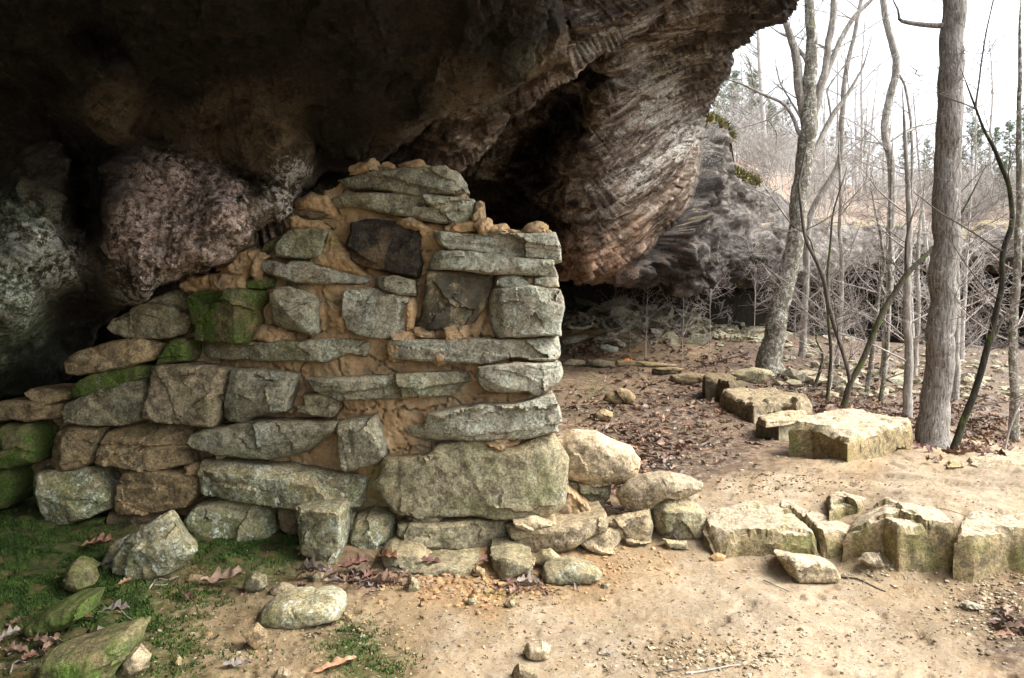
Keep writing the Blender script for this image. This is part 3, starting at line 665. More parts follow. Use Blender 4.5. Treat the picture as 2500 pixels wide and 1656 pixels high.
def shelter_mat():
    n = NT('shelter_sandstone'); p = n.pos(False); ps = n.pos(False, (tuple(BED), .13))
    m = n.attr('mask'); zn = n.attr('zone')
    pink, green, pale = m[0], m[1], m[2]
    big = n.noise(p, 1.6, 5, .6, .4); mid = n.noise(p, 7, 6, .68, .3); fine = n.noise(p, 34, 6, .72); grit = n.noise(p, 110, 3, .7)
    st = n.noise(ps, 7.5, 7, .74, 0); stf = n.noise(ps, 26, 7, .78, 0)
    c = n.ramp(mid, [(.36, (.035, .026, .016)), (.5, (.11, .082, .05)), (.66, (.19, .145, .09))])
    c2 = n.ramp(st, [(.36, (.022, .015, .010)), (.45, (.09, .06, .038)), (.53, (.17, .125, .09)), (.60, (.34, .29, .235)), (.68, (.10, .075, .055))])
    c = n.mix(zn[0], c, c2)
    c3 = n.ramp(n.noise(n.vm('MULTIPLY', p, (1, 1, 3.2)), 1.3, 8, .76, .5), [(.36, (.018, .015, .013)), (.46, (.06, .052, .046)), (.56, (.145, .128, .11)), (.66, (.285, .265, .24)), (.76, (.06, .05, .04))])
    c = n.mix(zn[1], c, c3)
    j = n.math('SUBTRACT', n.math('ADD', n.math('MULTIPLY', mid, .55), n.math('MULTIPLY', fine, .6)), .575)
    js = n.math('SUBTRACT', n.math('ADD', n.math('MULTIPLY', st, .5), n.math('MULTIPLY', stf, .65)), .575)
    jj = n.math('ADD', n.math('MULTIPLY', j, n.math('SUBTRACT', 1.0, zn[0])), n.math('MULTIPLY', js, zn[0]))
    def edge(a, lo, hi, k=1.8): return n.step(n.math('ADD', a, n.math('MULTIPLY', jj, k)), lo, hi)
    c = n.mix(n.math('MULTIPLY', edge(pink, .45, .95, 3.0), .85), c, n.mix(n.math('ADD', zn[0], zn[1], None, True), n.ramp(fine, [(.3, (.16, .11, .08)), (.5, (.42, .30, .245)), (.68, (.62, .52, .45))]), n.ramp(stf, [(.3, (.20, .10, .05)), (.7, (.34, .20, .12))])))
    c = n.mix(n.math('MULTIPLY', edge(green, .5, 1.0, 2.4), .8), c, n.ramp(fine, [(.3, (.05, .08, .03)), (.48, (.17, .22, .13)), (.64, (.42, .49, .40))]))
    c = n.mix(n.math('MULTIPLY', edge(pale, .75, 1.1, 3.2), .85), c, n.ramp(fine, [(.3, (.26, .25, .21)), (.68, (.55, .54, .49))]))
    c = n.mix(n.math('MULTIPLY', n.step(n.noise(p, 60, 2, .6), .70, .74), n.step(mid, .45, .7)), c, (.42, .42, .34))
    c = n.mix(n.math('MULTIPLY', n.step(n.noise(ps, 8, 5, .7, .5), .60, .70), n.math('MULTIPLY', zn[0], .8)), c, (.035, .028, .025))
    up = n.step(n.normal_up(), .78, .95)
    c = n.mix(n.math('MULTIPLY', up, n.math('MULTIPLY', zn[1], .75)), c, n.ramp(mid, [(.35, (.30, .17, .10)), (.55, (.28, .24, .12)), (.7, (.16, .18, .05))]))
    # near-black roof, recesses and back wall: their shade put into the colour
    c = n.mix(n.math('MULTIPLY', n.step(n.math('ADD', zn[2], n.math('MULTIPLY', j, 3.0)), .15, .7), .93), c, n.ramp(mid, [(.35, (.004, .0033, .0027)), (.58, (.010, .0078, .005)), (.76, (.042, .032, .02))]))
    k = n.math('MULTIPLY', n.step(fine, .25, .75, .35, 1.75), n.step(grit, .28, .72, .6, 1.45))
    c = n.vm('SCALE', c, None, k)
    nb = n.bump(mid, .5, .05); nb = n.bump(stf, .9, .05, nb); nb = n.bump(fine, .6, .015, nb); nb = n.bump(grit, .4, .005, nb)
    return n.done(c, .9, nb, .25)
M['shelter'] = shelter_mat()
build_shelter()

# wooded hill above and beyond the far ledge
def build_hill():
    top = np.array([(a, b) for a, b in R4_top], float)
    us = np.arange(1660, 3300, 9.0)
    vt = np.interp(us, top[:, 0], top[:, 1])
    pts = np.array(R4_pts, float)
    Yb = np.exp(RBF(pts[:, :2] / 300, np.log(pts[:, 2]), 1e-4)(np.stack([us, vt + 12], 1) / 300)) * 1.13
    ts = np.linspace(0, 1, 70) ** 1.6
    Yend = 130.0
    V = []
    for t in ts:
        Y = Yb + (Yend - Yb) * t
        zb = CZ + (CV - (vt + 6)) / F * Yb
        z = zb + (Y - Yb) * .22 * (1 - .3 * t) - .15
        V.append(np.stack([(us - CU) / F * Y, Y, z], 1))
    V = np.vstack(V)
    V[:, 2] += fbm(V * [1, 1, 0], .25, 4, 5) * .5 + fbm(V * [1, 1, 0], 1.3, 3, 6) * .12
    nx = len(us); ny = len(ts)
    i = (np.arange(ny - 1)[:, None] * nx + np.arange(nx - 1)[None]).ravel()
    Q = np.stack([i, i + 1, i + nx + 1, i + nx], 1)
    n = NT('hill_leaf_floor'); p = n.pos(False)
    a = n.noise(p, 1.2, 5, .65); f = n.noise(p, 14, 5, .75)
    c = n.ramp(a, [(.35, (.16, .12, .09)), (.5, (.26, .19, .15)), (.65, (.21, .19, .135))])
    c = n.vm('SCALE', c, None, n.math('MULTIPLY_ADD', f, 1.2, .4))
    me = mesh_np('wooded_hill', V, Q, mat=n.done(c, .95, n.bump(f, .6, .08)))
    tag(link('wooded_hill', me), kind='structure')
    def hz(x, y):
        x = np.atleast_1d(x).astype(float); y = np.atleast_1d(y).astype(float)
        uu = CU + x / y * F
        yb = np.interp(uu, us, Yb); vv = np.interp(uu, us, vt)
        t = ((y - yb) / (Yend - yb)).clip(0, 1)
        z = CZ + (CV - (vv + 6)) / F * yb + (y - yb) * .22 * (1 - .3 * t) - .15
        q = np.stack([x, y, 0 * x], 1)
        return z + fbm(q, .25, 4, 5) * .5 + fbm(q, 1.3, 3, 6) * .12, y > yb
    return hz
hill_z = build_hill()
from mathutils.geometry import delaunay_2d_cdt
# ------------------------------------------------------------------ stones
def radial(poly, frame, front, back, seed, edge=.02, rough=.008, cuts=(), steps=(), dome=0.0, rdome=0.0, side=None, M_=112, facet=.2, corner=0, jag=.007, chip=1.0, lite=False, grow=.007, tilt=0.0):
    """A closed rock from a 2D outline. frame = (origin, e1, e2, n); the front bulges along n, the body runs back along -n.
    cuts = [(p0, p1, q, slope)] plane cuts (q side falls back); steps = [(p0, p1, q, drop)] bedding breaks."""
    poly = np.array(poly, float)
    rs = np.random.RandomState(seed)
    d = np.linalg.norm(np.roll(poly, -1, 0) - poly, axis=1); L = np.concatenate([[0], np.cumsum(d)])
    s = np.linspace(0, L[-1], M_, endpoint=False)
    pc = np.vstack([poly, poly[:1]])
    B = np.stack([np.interp(s, L, pc[:, 0]), np.interp(s, L, pc[:, 1])], 1)
    for _ in range(corner): B = .5 * B + .25 * (np.roll(B, 1, 0) + np.roll(B, -1, 0))
    size = math.sqrt(abs(np.sum(poly[:, 0] * np.roll(poly[:, 1], -1) - poly[:, 1] * np.roll(poly[:, 0], -1))) / 2)
    # centroid of area
    x, y = B[:, 0], B[:, 1]; cr = x * np.roll(y, -1) - y * np.roll(x, -1); A = cr.sum() / 2
    c = np.array([((x + np.roll(x, -1)) * cr).sum(), ((y + np.roll(y, -1)) * cr).sum()]) / (6 * A)
    o3 = np.array([*B.T, np.zeros(M_)]).T
    nb = fbm(o3 + rs.rand(3) * 40, 14, 4, seed) * jag + fbm(o3 + rs.rand(3) * 40, 4 / max(size, .15), 2, seed + 3) * .02 * size
    dirn = (B - c); dirn /= np.linalg.norm(dirn, axis=1, keepdims=True)
    B = B + dirn * (nb[:, None] + grow)
    ext = B.max(0) - B.min(0)
    g_ = max(.0085, math.sqrt(ext[0] * ext[1] / (1500 if not lite else 220)))
    gx, gy = np.meshgrid(np.arange(B[:, 0].min(), B[:, 0].max(), g_), np.arange(B[:, 1].min(), B[:, 1].max(), g_ * .87))
    gx = gx + (np.arange(gx.shape[0]) % 2)[:, None] * g_ * .5
    G2 = np.stack([gx.ravel(), gy.ravel()], 1) + (rs.rand(gx.size, 2) - .5) * g_ * .45
    dbg = dist_poly(G2[:, 0], G2[:, 1], B)
    G2 = G2[in_poly(G2[:, 0], G2[:, 1], B) & (dbg > g_ * .55)]
    inset = [c + (B - c) * (1 - min(.45, k / max(.02, np.min(np.linalg.norm(B - c, axis=1))))) for k in ()]
    vin = [Vector((float(a_), float(b_))) for a_, b_ in B] + [Vector((float(a_), float(b_))) for a_, b_ in G2]
    vo, _e, fo, ov, _oe, _of = delaunay_2d_cdt(vin, [], [list(range(M_)) if True else []], 1, 1e-7)
    omap = {}
    for k_, lst in enumerate(ov):
        for q_ in lst: omap[q_] = k_
    bi = np.array([omap[k_] for k_ in range(M_)])
    XY = np.array([[p_.x, p_.y] for p_ in vo])
    FT = []
    for f_ in fo:
        for k_ in range(1, len(f_) - 1): FT.append((f_[0], f_[k_], f_[k_ + 1]))
    FT = np.array(FT)
    db = dist_poly(XY[:, 0], XY[:, 1], B)
    K = 1 - db / db.max()
    # front profile
    h = np.full(len(XY), float(front)) + tilt * (XY[:, 1] - B[:, 1].min())
    # random chisel facets plus those given
    fc = []
    for _ in range(5):
        a = rs.rand() * 6.283; nn = np.array([math.cos(a), math.sin(a)]); off = (.3 + .6 * rs.rand()) * np.max((B - c) @ nn)
        fc.append((nn, off, facet * (.35 + 1.1 * rs.rand())))
    wob = fbm(np.stack([XY[:, 0], XY[:, 1], np.zeros(len(XY))], 1) + rs.rand(3) * 50, 9, 3, seed + 9) * .012
    for nn, off, sl in fc:
        h -= sl * np.maximum(0, (XY - c) @ nn - off + wob * .8)
    for p0, p1, q, sl in cuts:
        p0, p1, q = map(np.array, (p0, p1, q)); t = p1 - p0; nn = np.array([-t[1], t[0]]) / np.linalg.norm(t)
        if (q - p0) @ nn < 0: nn = -nn
        h -= sl * np.maximum(0, (XY - p0) @ nn + wob)
    for p0, p1, q, dr in steps:
        p0, p1, q = map(np.array, (p0, p1, q)); t = p1 - p0; nn = np.array([-t[1], t[0]]) / np.linalg.norm(t)
        if (q - p0) @ nn < 0: nn = -nn
        w_ = (XY - p0) @ nn + wob * 1.4
        h -= dr * smooth01(w_ / .010 + .5)
    we = edge * (.75 + .5 * noise3(np.stack([XY[:, 0], XY[:, 1], XY[:, 0] * 0], 1) * 11 + rs.rand(3) * 9, seed))
    h -= edge * (1 - np.sqrt(np.clip(1 - (1 - db / np.maximum(we, .002)).clip(0, 1) ** 2, 0, 1)))
    # broken faces: cells of fracture, each tilted its own way
    wx = XY[:, 0] + fbm(np.stack([XY[:, 0], XY[:, 1], XY[:, 0] * 0], 1) + rs.rand(3) * 9, 12, 3, seed + 50) * .02
    wy = XY[:, 1] + fbm(np.stack([XY[:, 0], XY[:, 1], XY[:, 0] * 0], 1) + rs.rand(3) * 9, 12, 3, seed + 53) * .02
    ar = np.clip(ext[1] / ext[0], .2, 5)
    wx = wx * min(1, ar ** .6); wy = wy * min(1, (1 / ar) ** .6)
    for scl, amp, off_ in ((3.6, .30, 0), (8.5, .26, 5)):
        f_, cid, ox_, oy_ = voro2(wx, wy, scl, seed + off_, True)
        a1 = np.modf(cid * 7.13)[0] - .5; a2 = np.modf(cid * 17.7)[0] - .5; a3 = np.modf(cid * 31.3)[0] - .5
        msk = 1.0 if scl < 5 else smooth01((fbm(np.stack([XY[:, 0], XY[:, 1], XY[:, 0] * 0], 1) + rs.rand(3) * 9, 4, 2, seed + 57) + .1) / .25)
        h += chip * msk * (amp * (a1 * ox_ + a2 * oy_) * 1.6 + a3 * .05 / scl)
    if dome: h += dome * (np.sqrt(np.clip(1 - (K * .985) ** 2.6, 0, 1)) - 1)
    n3 = np.stack([XY[:, 0], XY[:, 1], h], 1) + rs.rand(3) * 60
    h += (fbm(n3, 7, 5, seed + 20, .55) * rough * 1.3 + fbm(n3, 26, 3, seed + 25, .55, True) * rough * .45) * (1 - .4 * K ** 4)
    h += (np.floor(fbm(n3 * [.5, 2.2, 1], 5, 2, seed + 31) * 4) * .25) * rough * .9
    F3 = np.column_stack([XY, h])
    # sides and back
    hb = h[bi]; ring = []; B = XY[bi]; NF = len(F3)
    tb = [.05, .15, .35, .65, 1.0] if not rdome else [.06, .2, .45, .75, .93, 1.0]
    for k, t in enumerate(tb):
        sh = 1 - .04 * t if not rdome else math.sqrt(max(0, 1 - t ** 2.2)) * .97 + .03
        if side is not None: sh = 1 + side * t
        b2 = c + (B - c) * sh
        dep = hb * (1 - t) - back * t if not rdome else hb - (back + hb * 0) * t
        q3 = np.column_stack([b2, dep])
        nn = fbm(q3 + rs.rand(3), 8, 4, seed + 40) * rough * 1.6 + fbm(q3, 28, 2, seed + 44, .5, True) * rough * .4
        q3[:, :2] += dirn * nn[:, None]
        ring.append(q3)
    ring.append(np.array([[*c, -back + 0.0]]))
    V2 = np.vstack([F3] + ring)
    o, e1, e2, nrm = [np.array(k, float) for k in frame]
    V = o + V2[:, :1] * e1 + V2[:, 1:2] * e2 + V2[:, 2:] * nrm
    i = np.arange(M_); j = (i + 1) % M_
    Q = []; pa, pb = bi[i], bi[j]
    for r in range(len(tb)):
        ca, cb = NF + r * M_ + i, NF + r * M_ + j
        Q.append(np.stack([pa, ca, cb, pb], 1)); pa, pb = ca, cb
    Q = np.vstack(Q)
    T1 = np.stack([pb, pa, np.full(M_, len(V2) - 1)], 1)
    a_, b_, c_ = XY[FT[:, 0]], XY[FT[:, 1]], XY[FT[:, 2]]
    neg = ((b_[:, 0] - a_[:, 0]) * (c_[:, 1] - a_[:, 1]) - (b_[:, 1] - a_[:, 1]) * (c_[:, 0] - a_[:, 0])) < 0
    FT[neg] = FT[neg][:, ::-1]
    T0 = FT
    if A < 0: Q = Q[:, ::-1]; T1 = T1[:, ::-1]
    hand = np.dot(np.cross(e1, e2), nrm)
    if hand < 0: Q = Q[:, ::-1]; T0 = T0[:, ::-1]; T1 = T1[:, ::-1]
    return V, Q, np.vstack([T0, T1])

_seed = [100]
def face_stone(name, crop, pts, Y, mat, front=.04, back=.3, cuts=(), steps=(), parent=None, loc=None, sharp=30, **kw):
    """stone seen face-on: outline in crop pixels, standing at depth Y"""
    _seed[0] += 1
    def pl(q): return [((a - CU) / F * Y, CZ + (CV - b) / F * Y) for a, b in px(crop, q)]
    cu = [(*pl([p0, p1, q]), s) for p0, p1, q, s in cuts]
    st = [(*pl([p0, p1, q]), s) for p0, p1, q, s in steps]
    V, Q, T = radial(pl(pts), ((0, Y, 0), (1, 0, 0), (0, 0, 1), (0, -1, 0)), front, back, _seed[0], cuts=cu, steps=st, **kw)
    if loc is None:
        lo = V.min(0); hi = V.max(0); loc = np.array([(lo[0] + hi[0]) / 2, (lo[1] + hi[1]) / 2, lo[2]])
    ploc = np.array(parent.location) if parent is not None else np.zeros(3)
    me = mesh_np(name, V - loc, Q, T, mat=M[mat], smooth=True, sharp=sharp)
    return link(name, me, parent, Vector(loc - ploc))

def block(name, crop, pts, ztop, zbot, mat, edge=.03, rough=.012, side=.06, cuts=(), steps=(), tilt=None, M_=140, facet=.05, front=0.0, sharp=30, flat=None, **kw):
    """stone seen from above: outline of its top face in crop pixels at height ztop, body down to zbot"""
    _seed[0] += 1
    Y0 = (CZ - ztop) * F / (max(b for a, b in px(crop, pts)) - CV)
    def pl(q):
        out = []
        for a, b in px(crop, q):
            tl = tilt or 0.0
            Y = (CZ - ztop + tl * Y0) / ((b - CV) / F + tl); out.append(((a - CU) / F * Y, Y))
        return out
    cu = [(*pl([p0, p1, q]), s) for p0, p1, q, s in cuts]
    st = [(*pl([p0, p1, q]), s) for p0, p1, q, s in steps]
    V, Q, T = radial(pl(pts), ((0, 0, ztop), (1, 0, 0), (0, 1, 0), (0, 0, 1)), front, ztop - zbot, _seed[0], edge=edge, rough=rough, side=side, cuts=cu, steps=st, M_=M_, facet=facet, tilt=tilt or 0.0, **kw)
    lo = V.min(0); hi = V.max(0); loc = np.array([(lo[0] + hi[0]) / 2, (lo[1] + hi[1]) / 2, lo[2]])
    me = mesh_np(name, V - loc, Q, T, mat=M[mat], smooth=True, sharp=sharp)
    return link(name, me, None, Vector(loc))

# ------------------------------------------------------------------ the stone wall
def YW(u):
    if isinstance(u, tuple): return min(YW(u[0]), u[1])
    return 4.32 + (1300 - u) / 1300 * .30
wall = empty('stone_wall', (-.9, 4.5, 0))
tag(wall, 'tall ruined wall of rough sandstone blocks set in cracked orange clay under the rock overhang', 'wall')
def ws(crop, pts, mat, proud=.04, back=.32, cuts=(), steps=(), label=None, name='stone', **kw):
    uc = np.mean([a for a, b in px(crop, pts)])
    vm = max(b for a, b in px(crop, pts))
    if vm > 1366: uc = (uc, hit(uc, vm)[1] + .06)
    kw.setdefault('edge', .016)
    o = face_stone(name, crop, pts, YW(uc), mat, front=proud, back=back, cuts=cuts, steps=steps, parent=wall, **kw)
    if label: o['label'] = label
    return o
# top of the pier
ws('C', [(70, 190), (250, 150), (520, 130), (820, 110), (960, 98), (1000, 128), (1060, 145), (1110, 215), (1135, 295), (1060, 312), (850, 327), (640, 320), (520, 290), (350, 275), (230, 278), (140, 245)], 'greygreen', .07, steps=[((640, 235), (900, 300), (700, 300), .03)], cuts=[((350, 235), (640, 275), (500, 300), .5), ((1000, 150), (1000, 300), (1100, 200), .6)])
ws('C', [(30, 340), (120, 318), (330, 312), (640, 320), (1000, 345), (1180, 352), (1195, 385), (1165, 530), (1040, 562), (900, 552), (720, 502), (560, 475), (400, 455), (230, 415), (30, 415)], 'greygreen', .06, cuts=[((250, 330), (330, 420), (120, 360), .5)])
ws('C', [(1200, 385), (1235, 375), (1264, 380), (1250, 470), (1250, 545), (1180, 532)], 'brown', .02)
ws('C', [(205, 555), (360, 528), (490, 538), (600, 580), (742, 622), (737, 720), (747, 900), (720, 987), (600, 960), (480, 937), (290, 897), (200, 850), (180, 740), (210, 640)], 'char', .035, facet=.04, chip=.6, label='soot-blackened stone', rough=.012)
ws('C', [(875, 612), (1100, 640), (1300, 645), (1600, 650), (1840, 635), (1872, 720), (1892, 840), (1895, 866), (1700, 845), (1560, 838), (1400, 812), (1250, 792), (1130, 772), (1000, 772), (900, 702), (865, 660)], 'grey', .075, steps=[((900, 700), (1500, 745), (1100, 760), .018)], cuts=[((930, 600), (930, 800), (880, 700), .9)])
ws('C', [(870, 785), (920, 770), (1130, 778), (1300, 803), (1500, 833), (1700, 850), (1830, 855), (1832, 905), (1865, 985), (1858, 1002), (1650, 977), (1400, 967), (1200, 942), (1000, 927), (830, 932), (815, 890), (840, 830)], 'grey', .05, cuts=[((930, 780), (930, 950), (850, 850), .8)])
ws('C', [(805, 955), (1000, 945), (1200, 950), (1345, 970), (1342, 1060), (1312, 1150), (1272, 1230), (1205, 1330), (1140, 1372), (990, 1417), (850, 1417), (690, 1402), (720, 1340), (750, 1330), (790, 1200), (798, 1100)], 'soot', .03, label='square stone blotched with black', cuts=[((820, 950), (820, 1400), (700, 1300), .5)])
ws('C', [(1360, 1100), (1580, 1075), (1830, 1083), (1887, 1095), (1918, 1230), (1892, 1330), (1882, 1457), (1700, 1457), (1480, 1467), (1400, 1482), (1360, 1442), (1330, 1330), (1320, 1200)], 'grey', .09, cuts=[((1640, 1090), (1660, 1300), (1500, 1200), .28), ((1420, 1100), (1440, 1470), (1350, 1300), .9), ((1740, 1080), (1740, 1450), (1880, 1300), .3)])
ws('C', [(1395, 992), (1500, 975), (1560, 985), (1642, 1042), (1600, 1072), (1440, 1080), (1392, 1050)], 'grey', .04)
ws('C', [(1700, 1002), (1800, 985), (1862, 995), (1867, 1062), (1780, 1072), (1690, 1047)], 'grey', .03)
ws('C', [(150, 1100), (360, 1093), (640, 1150), (652, 1160), (632, 1450), (500, 1482), (380, 1482), (250, 1462), (160, 1412), (140, 1300)], 'grey', .05, facet=.05, label='squared grey stone')
ws('C', [(400, 985), (560, 1000), (705, 1020), (712, 1137), (600, 1127), (480, 1102), (388, 1062)], 'greygreen', .045, cuts=[((480, 990), (470, 1100), (400, 1020), .8)])
ws('B', [(832, 830), (960, 830), (1060, 870), (1130, 835), (1200, 838), (1300, 870), (1500, 910), (1700, 955), (1805, 975), (1790, 1037), (1650, 1032), (1400, 1017), (1140, 1007), (1000, 962), (860, 922), (828, 880)], 'grey', .06, cuts=[((1000, 830), (960, 960), (850, 880), .5), ((1100, 960), (1700, 1000), (1400, 1020), .5)])
ws('B', [(970, 680), (1000, 650), (1040, 600), (1100, 558), (1250, 563), (1400, 580), (1380, 640), (1342, 782), (1300, 802), (1130, 802), (980, 782), (962, 740)], 'greygreen', .05)
ws('B', [(1125, 412), (1220, 400), (1350, 430), (1455, 470), (1457, 550), (1430, 557), (1350, 502), (1230, 462), (1108, 440)], 'dark', .025)
ws('B', [(772, 792), (830, 720), (900, 650), (992, 613), (982, 642), (925, 700), (860, 752), (800, 802)], 'mossy', .02, label='thin tilted stone with green algae')
ws('B', [(705, 1000), (850, 960), (930, 980), (917, 1047), (720, 1062)], 'mossy', .02)
ws('B', [(243, 1100), (300, 1085), (600, 1080), (850, 1090), (857, 1140), (802, 1250), (822, 1340), (762, 1440), (722, 1512), (660, 1517), (480, 1512), (280, 1492), (262, 1300)], 'mossy', .10, cuts=[((655, 1080), (660, 1510), (800, 1300), .75), ((655, 1080), (660, 1510), (400, 1300), .22)], label='cube-shaped stone with a bright green mossy face', facet=.03)
ws('B', [(945, 1120), (1000, 1070), (1100, 1058), (1200, 1100), (1280, 1130), (1313, 1165), (1327, 1300), (1322, 1420), (1280, 1452), (1150, 1412), (1000, 1382), (938, 1330), (942, 1200)], 'greygreen', .11, cuts=[((1040, 1200), (1275, 1440), (1000, 1400), .9), ((1100, 1060), (1300, 1440), (1250, 1150), .25)], facet=.04)
ws('A', [(848, 310), (900, 240), (1100, 140), (1230, 80), (1330, 30), (1400, 18), (1442, 60), (1452, 110), (1467, 200), (1432, 280), (1382, 350), (1320, 377), (1150, 392), (1000, 387), (878, 350)], 'olive', .05, cuts=[((1340, 20), (1300, 370), (1440, 200), .45)])
# middle courses
ws('D', [(-368, 158), (-250, 145), (0, 150), (250, 140), (500, 125), (780, 123), (802, 160), (792, 215), (772, 245), (660, 217), (500, 277), (380, 264), (200, 262), (0, 264), (-150, 272), (-300, 264), (-348, 240)], 'greygreen', .05, cuts=[((400, 200), (520, 280), (450, 260), .4)])
ws('D', [(895, 150), (960, 115), (1070, 130), (1250, 130), (1500, 130), (1700, 128), (1940, 118), (1992, 95), (2008, 180), (1992, 262), (1850, 262), (1700, 232), (1560, 272), (1300, 267), (1100, 264), (930, 257), (892, 205)], 'grey', .055, cuts=[((1860, 90), (1900, 270), (2000, 180), .5), ((1100, 100), (1080, 270), (950, 180), .12)])
ws('D', [(1490, 302), (1560, 290), (1750, 285), (2002, 278), (2008, 360), (1982, 410), (1840, 482), (1790, 447), (1650, 462), (1520, 452), (1488, 400)], 'grey', .075, cuts=[((1560, 400), (1840, 470), (1620, 460), .8), ((1900, 280), (1860, 480), (2000, 380), .4)])
ws('D', [(383, 380), (560, 370), (900, 358), (1080, 338), (1400, 328), (1445, 400), (1412, 467), (1300, 492), (1150, 492), (900, 497), (700, 512), (600, 517), (470, 482), (420, 432)], 'greygreen', .08, steps=[((480, 460), (1080, 425), (700, 490), .035), ((400, 395), (1100, 372), (700, 360), .01)], cuts=[((1110, 330), (1110, 500), (1400, 400), .2)])
ws('D', [(368, 482), (480, 480), (562, 490), (602, 520), (562, 612), (420, 602), (338, 592), (343, 550), (385, 545)], 'olive', .035, steps=[((360, 545), (600, 545), (450, 500), .02)])
ws('D', [(995, 702), (1130, 680), (1170, 600), (1370, 560), (1500, 548), (1700, 540), (1850, 500), (1952, 468), (1992, 560), (2013, 640), (1972, 667), (1972, 712), (1800, 752), (1600, 762), (1400, 772), (1200, 777), (1010, 777)], 'grey', .075, steps=[((1300, 760), (1980, 660), (1700, 750), .025)], cuts=[((1250, 560), (1290, 770), (1050, 700), .35)])
ws('D', [(895, 892), (1150, 870), (1250, 810), (1480, 778), (1600, 830), (1700, 820), (1850, 760), (1962, 748), (2012, 830), (2053, 890), (2043, 1030), (2033, 1160), (1982, 1212), (1850, 1252), (1650, 1262), (1500, 1242), (1250, 1242), (1100, 1242), (960, 1232), (918, 1182), (838, 1112), (785, 1070), (868, 1000)], 'olive', .07, facet=.05, M_=150, rough=.010, chip=.3, cuts=[((1000, 900), (2000, 830), (1500, 780), .6), ((860, 1040), (960, 1230), (820, 1180), .6), ((1900, 850), (1980, 1250), (2040, 1000), .35)], steps=[((990, 1000), (985, 1240), (850, 1100), .014), ((1440, 990), (1560, 1240), (1300, 1200), .010)], label='largest boulder of the wall')
ws('D', [(598, 662), (700, 640), (830, 613), (862, 680), (893, 862), (840, 902), (750, 932), (660, 967), (618, 920), (598, 830), (592, 700)], 'greygreen', .085, edge=.035, cuts=[((600, 700), (860, 665), (700, 630), .7)], facet=.05)
ws('D', [(-357, 783), (-330, 730), (-256, 700), (-100, 680), (0, 660), (150, 650), (400, 642), (597, 645), (590, 700), (520, 747), (400, 832), (300, 862), (150, 882), (0, 872), (-150, 852), (-300, 822)], 'greygreen', .085, cuts=[((-250, 720), (590, 690), (200, 650), .7), ((150, 790), (600, 690), (400, 800), .35)])
ws('D', [(-291, 903), (-150, 903), (0, 925), (200, 940), (400, 960), (560, 985), (700, 1000), (757, 1010), (762, 1050), (747, 1182), (600, 1192), (400, 1197), (250, 1182), (100, 1162), (0, 1152), (-130, 1132), (-262, 1102), (-292, 1000)], 'lichen', .09, steps=[((0, 965), (740, 1050), (500, 980), .02)], cuts=[((-200, 960), (560, 1010), (200, 930), 1.2)])
# bottom course, middle
ws('E', [(1105, 620), (1170, 550), (1300, 528), (1480, 540), (1572, 590), (1592, 720), (1582, 760), (1500, 797), (1380, 792), (1280, 792), (1180, 742), (1108, 680)], 'lichen', .09, edge=.04, dome=.03)
ws('F', [(203, 120), (280, 93), (322, 110), (327, 280), (280, 292), (213, 240)], 'dark', -.01)
ws('F', [(325, 120), (450, 103), (602, 103), (628, 130), (618, 300), (603, 432), (540, 442), (420, 402), (358, 387), (328, 250)], 'lichen', .08, cuts=[((372, 110), (375, 390), (330, 250), 1.5)], facet=.04)
ws('F', [(633, 165), (692, 158), (697, 260), (702, 340), (692, 392), (648, 402), (638, 300)], 'olive', .03)
ws('F', [(715, 160), (800, 138), (900, 148), (943, 180), (953, 340), (903, 392), (780, 432), (708, 422), (688, 380), (698, 250)], 'lichen', .08, cuts=[((700, 235), (950, 235), (800, 160), .7), ((880, 160), (890, 400), (950, 300), .5)], edge=.035)
ws('F', [(995, 200), (1100, 178), (1250, 193), (1500, 183), (1685, 178), (1695, 240), (1665, 402), (1440, 412), (1300, 382), (1150, 342), (1045, 292), (995, 260)], 'olive', .10, cuts=[((1380, 240), (1430, 400), (1600, 300), .22), ((1050, 270), (1420, 370), (1200, 350), .6), ((1150, 330), (1430, 300), (1300, 400), .35)])
ws('F', [(1685, 215), (1750, 198), (1970, 215), (2150, 188), (2302, 153), (2318, 250), (2180, 292), (2080, 352), (1960, 372), (1800, 382), (1718, 350)], 'tan', .10, cuts=[((1690, 250), (2300, 210), (2000, 190), .8), ((1960, 220), (1980, 370), (1800, 300), .25)])
ws('F', [(1725, 165), (1850, 153), (1982, 190), (1900, 207), (1800, 217), (1743, 197)], 'tan', .07)
ws('F', [(1045, 160), (1150, 148), (1272, 155), (1240, 192), (1120, 192)], 'tan', .05)
ws('F', [(885, 390), (930, 363), (1100, 368), (1192, 440), (1050, 477), (960, 482), (900, 432)], 'olive', .10, cuts=[((1000, 370), (960, 480), (900, 400), .6)])
ws('F', [(1155, 355), (1300, 382), (1445, 410), (1300, 428), (1200, 415)], 'olive', .02)
ws('F', [(1275, 430), (1482, 418), (1482, 457), (1380, 472), (1288, 457)], 'olive', .08)
ws('F', [(1585, 430), (1670, 413), (1832, 450), (1750, 502), (1700, 522), (1640, 545), (1598, 492)], 'olive', .09, cuts=[((1680, 420), (1660, 540), (1600, 480), .8)])
ws('F', [(990, 490), (1200, 468), (1462, 468), (1452, 525), (1250, 528), (1050, 530)], 'olive', .04)
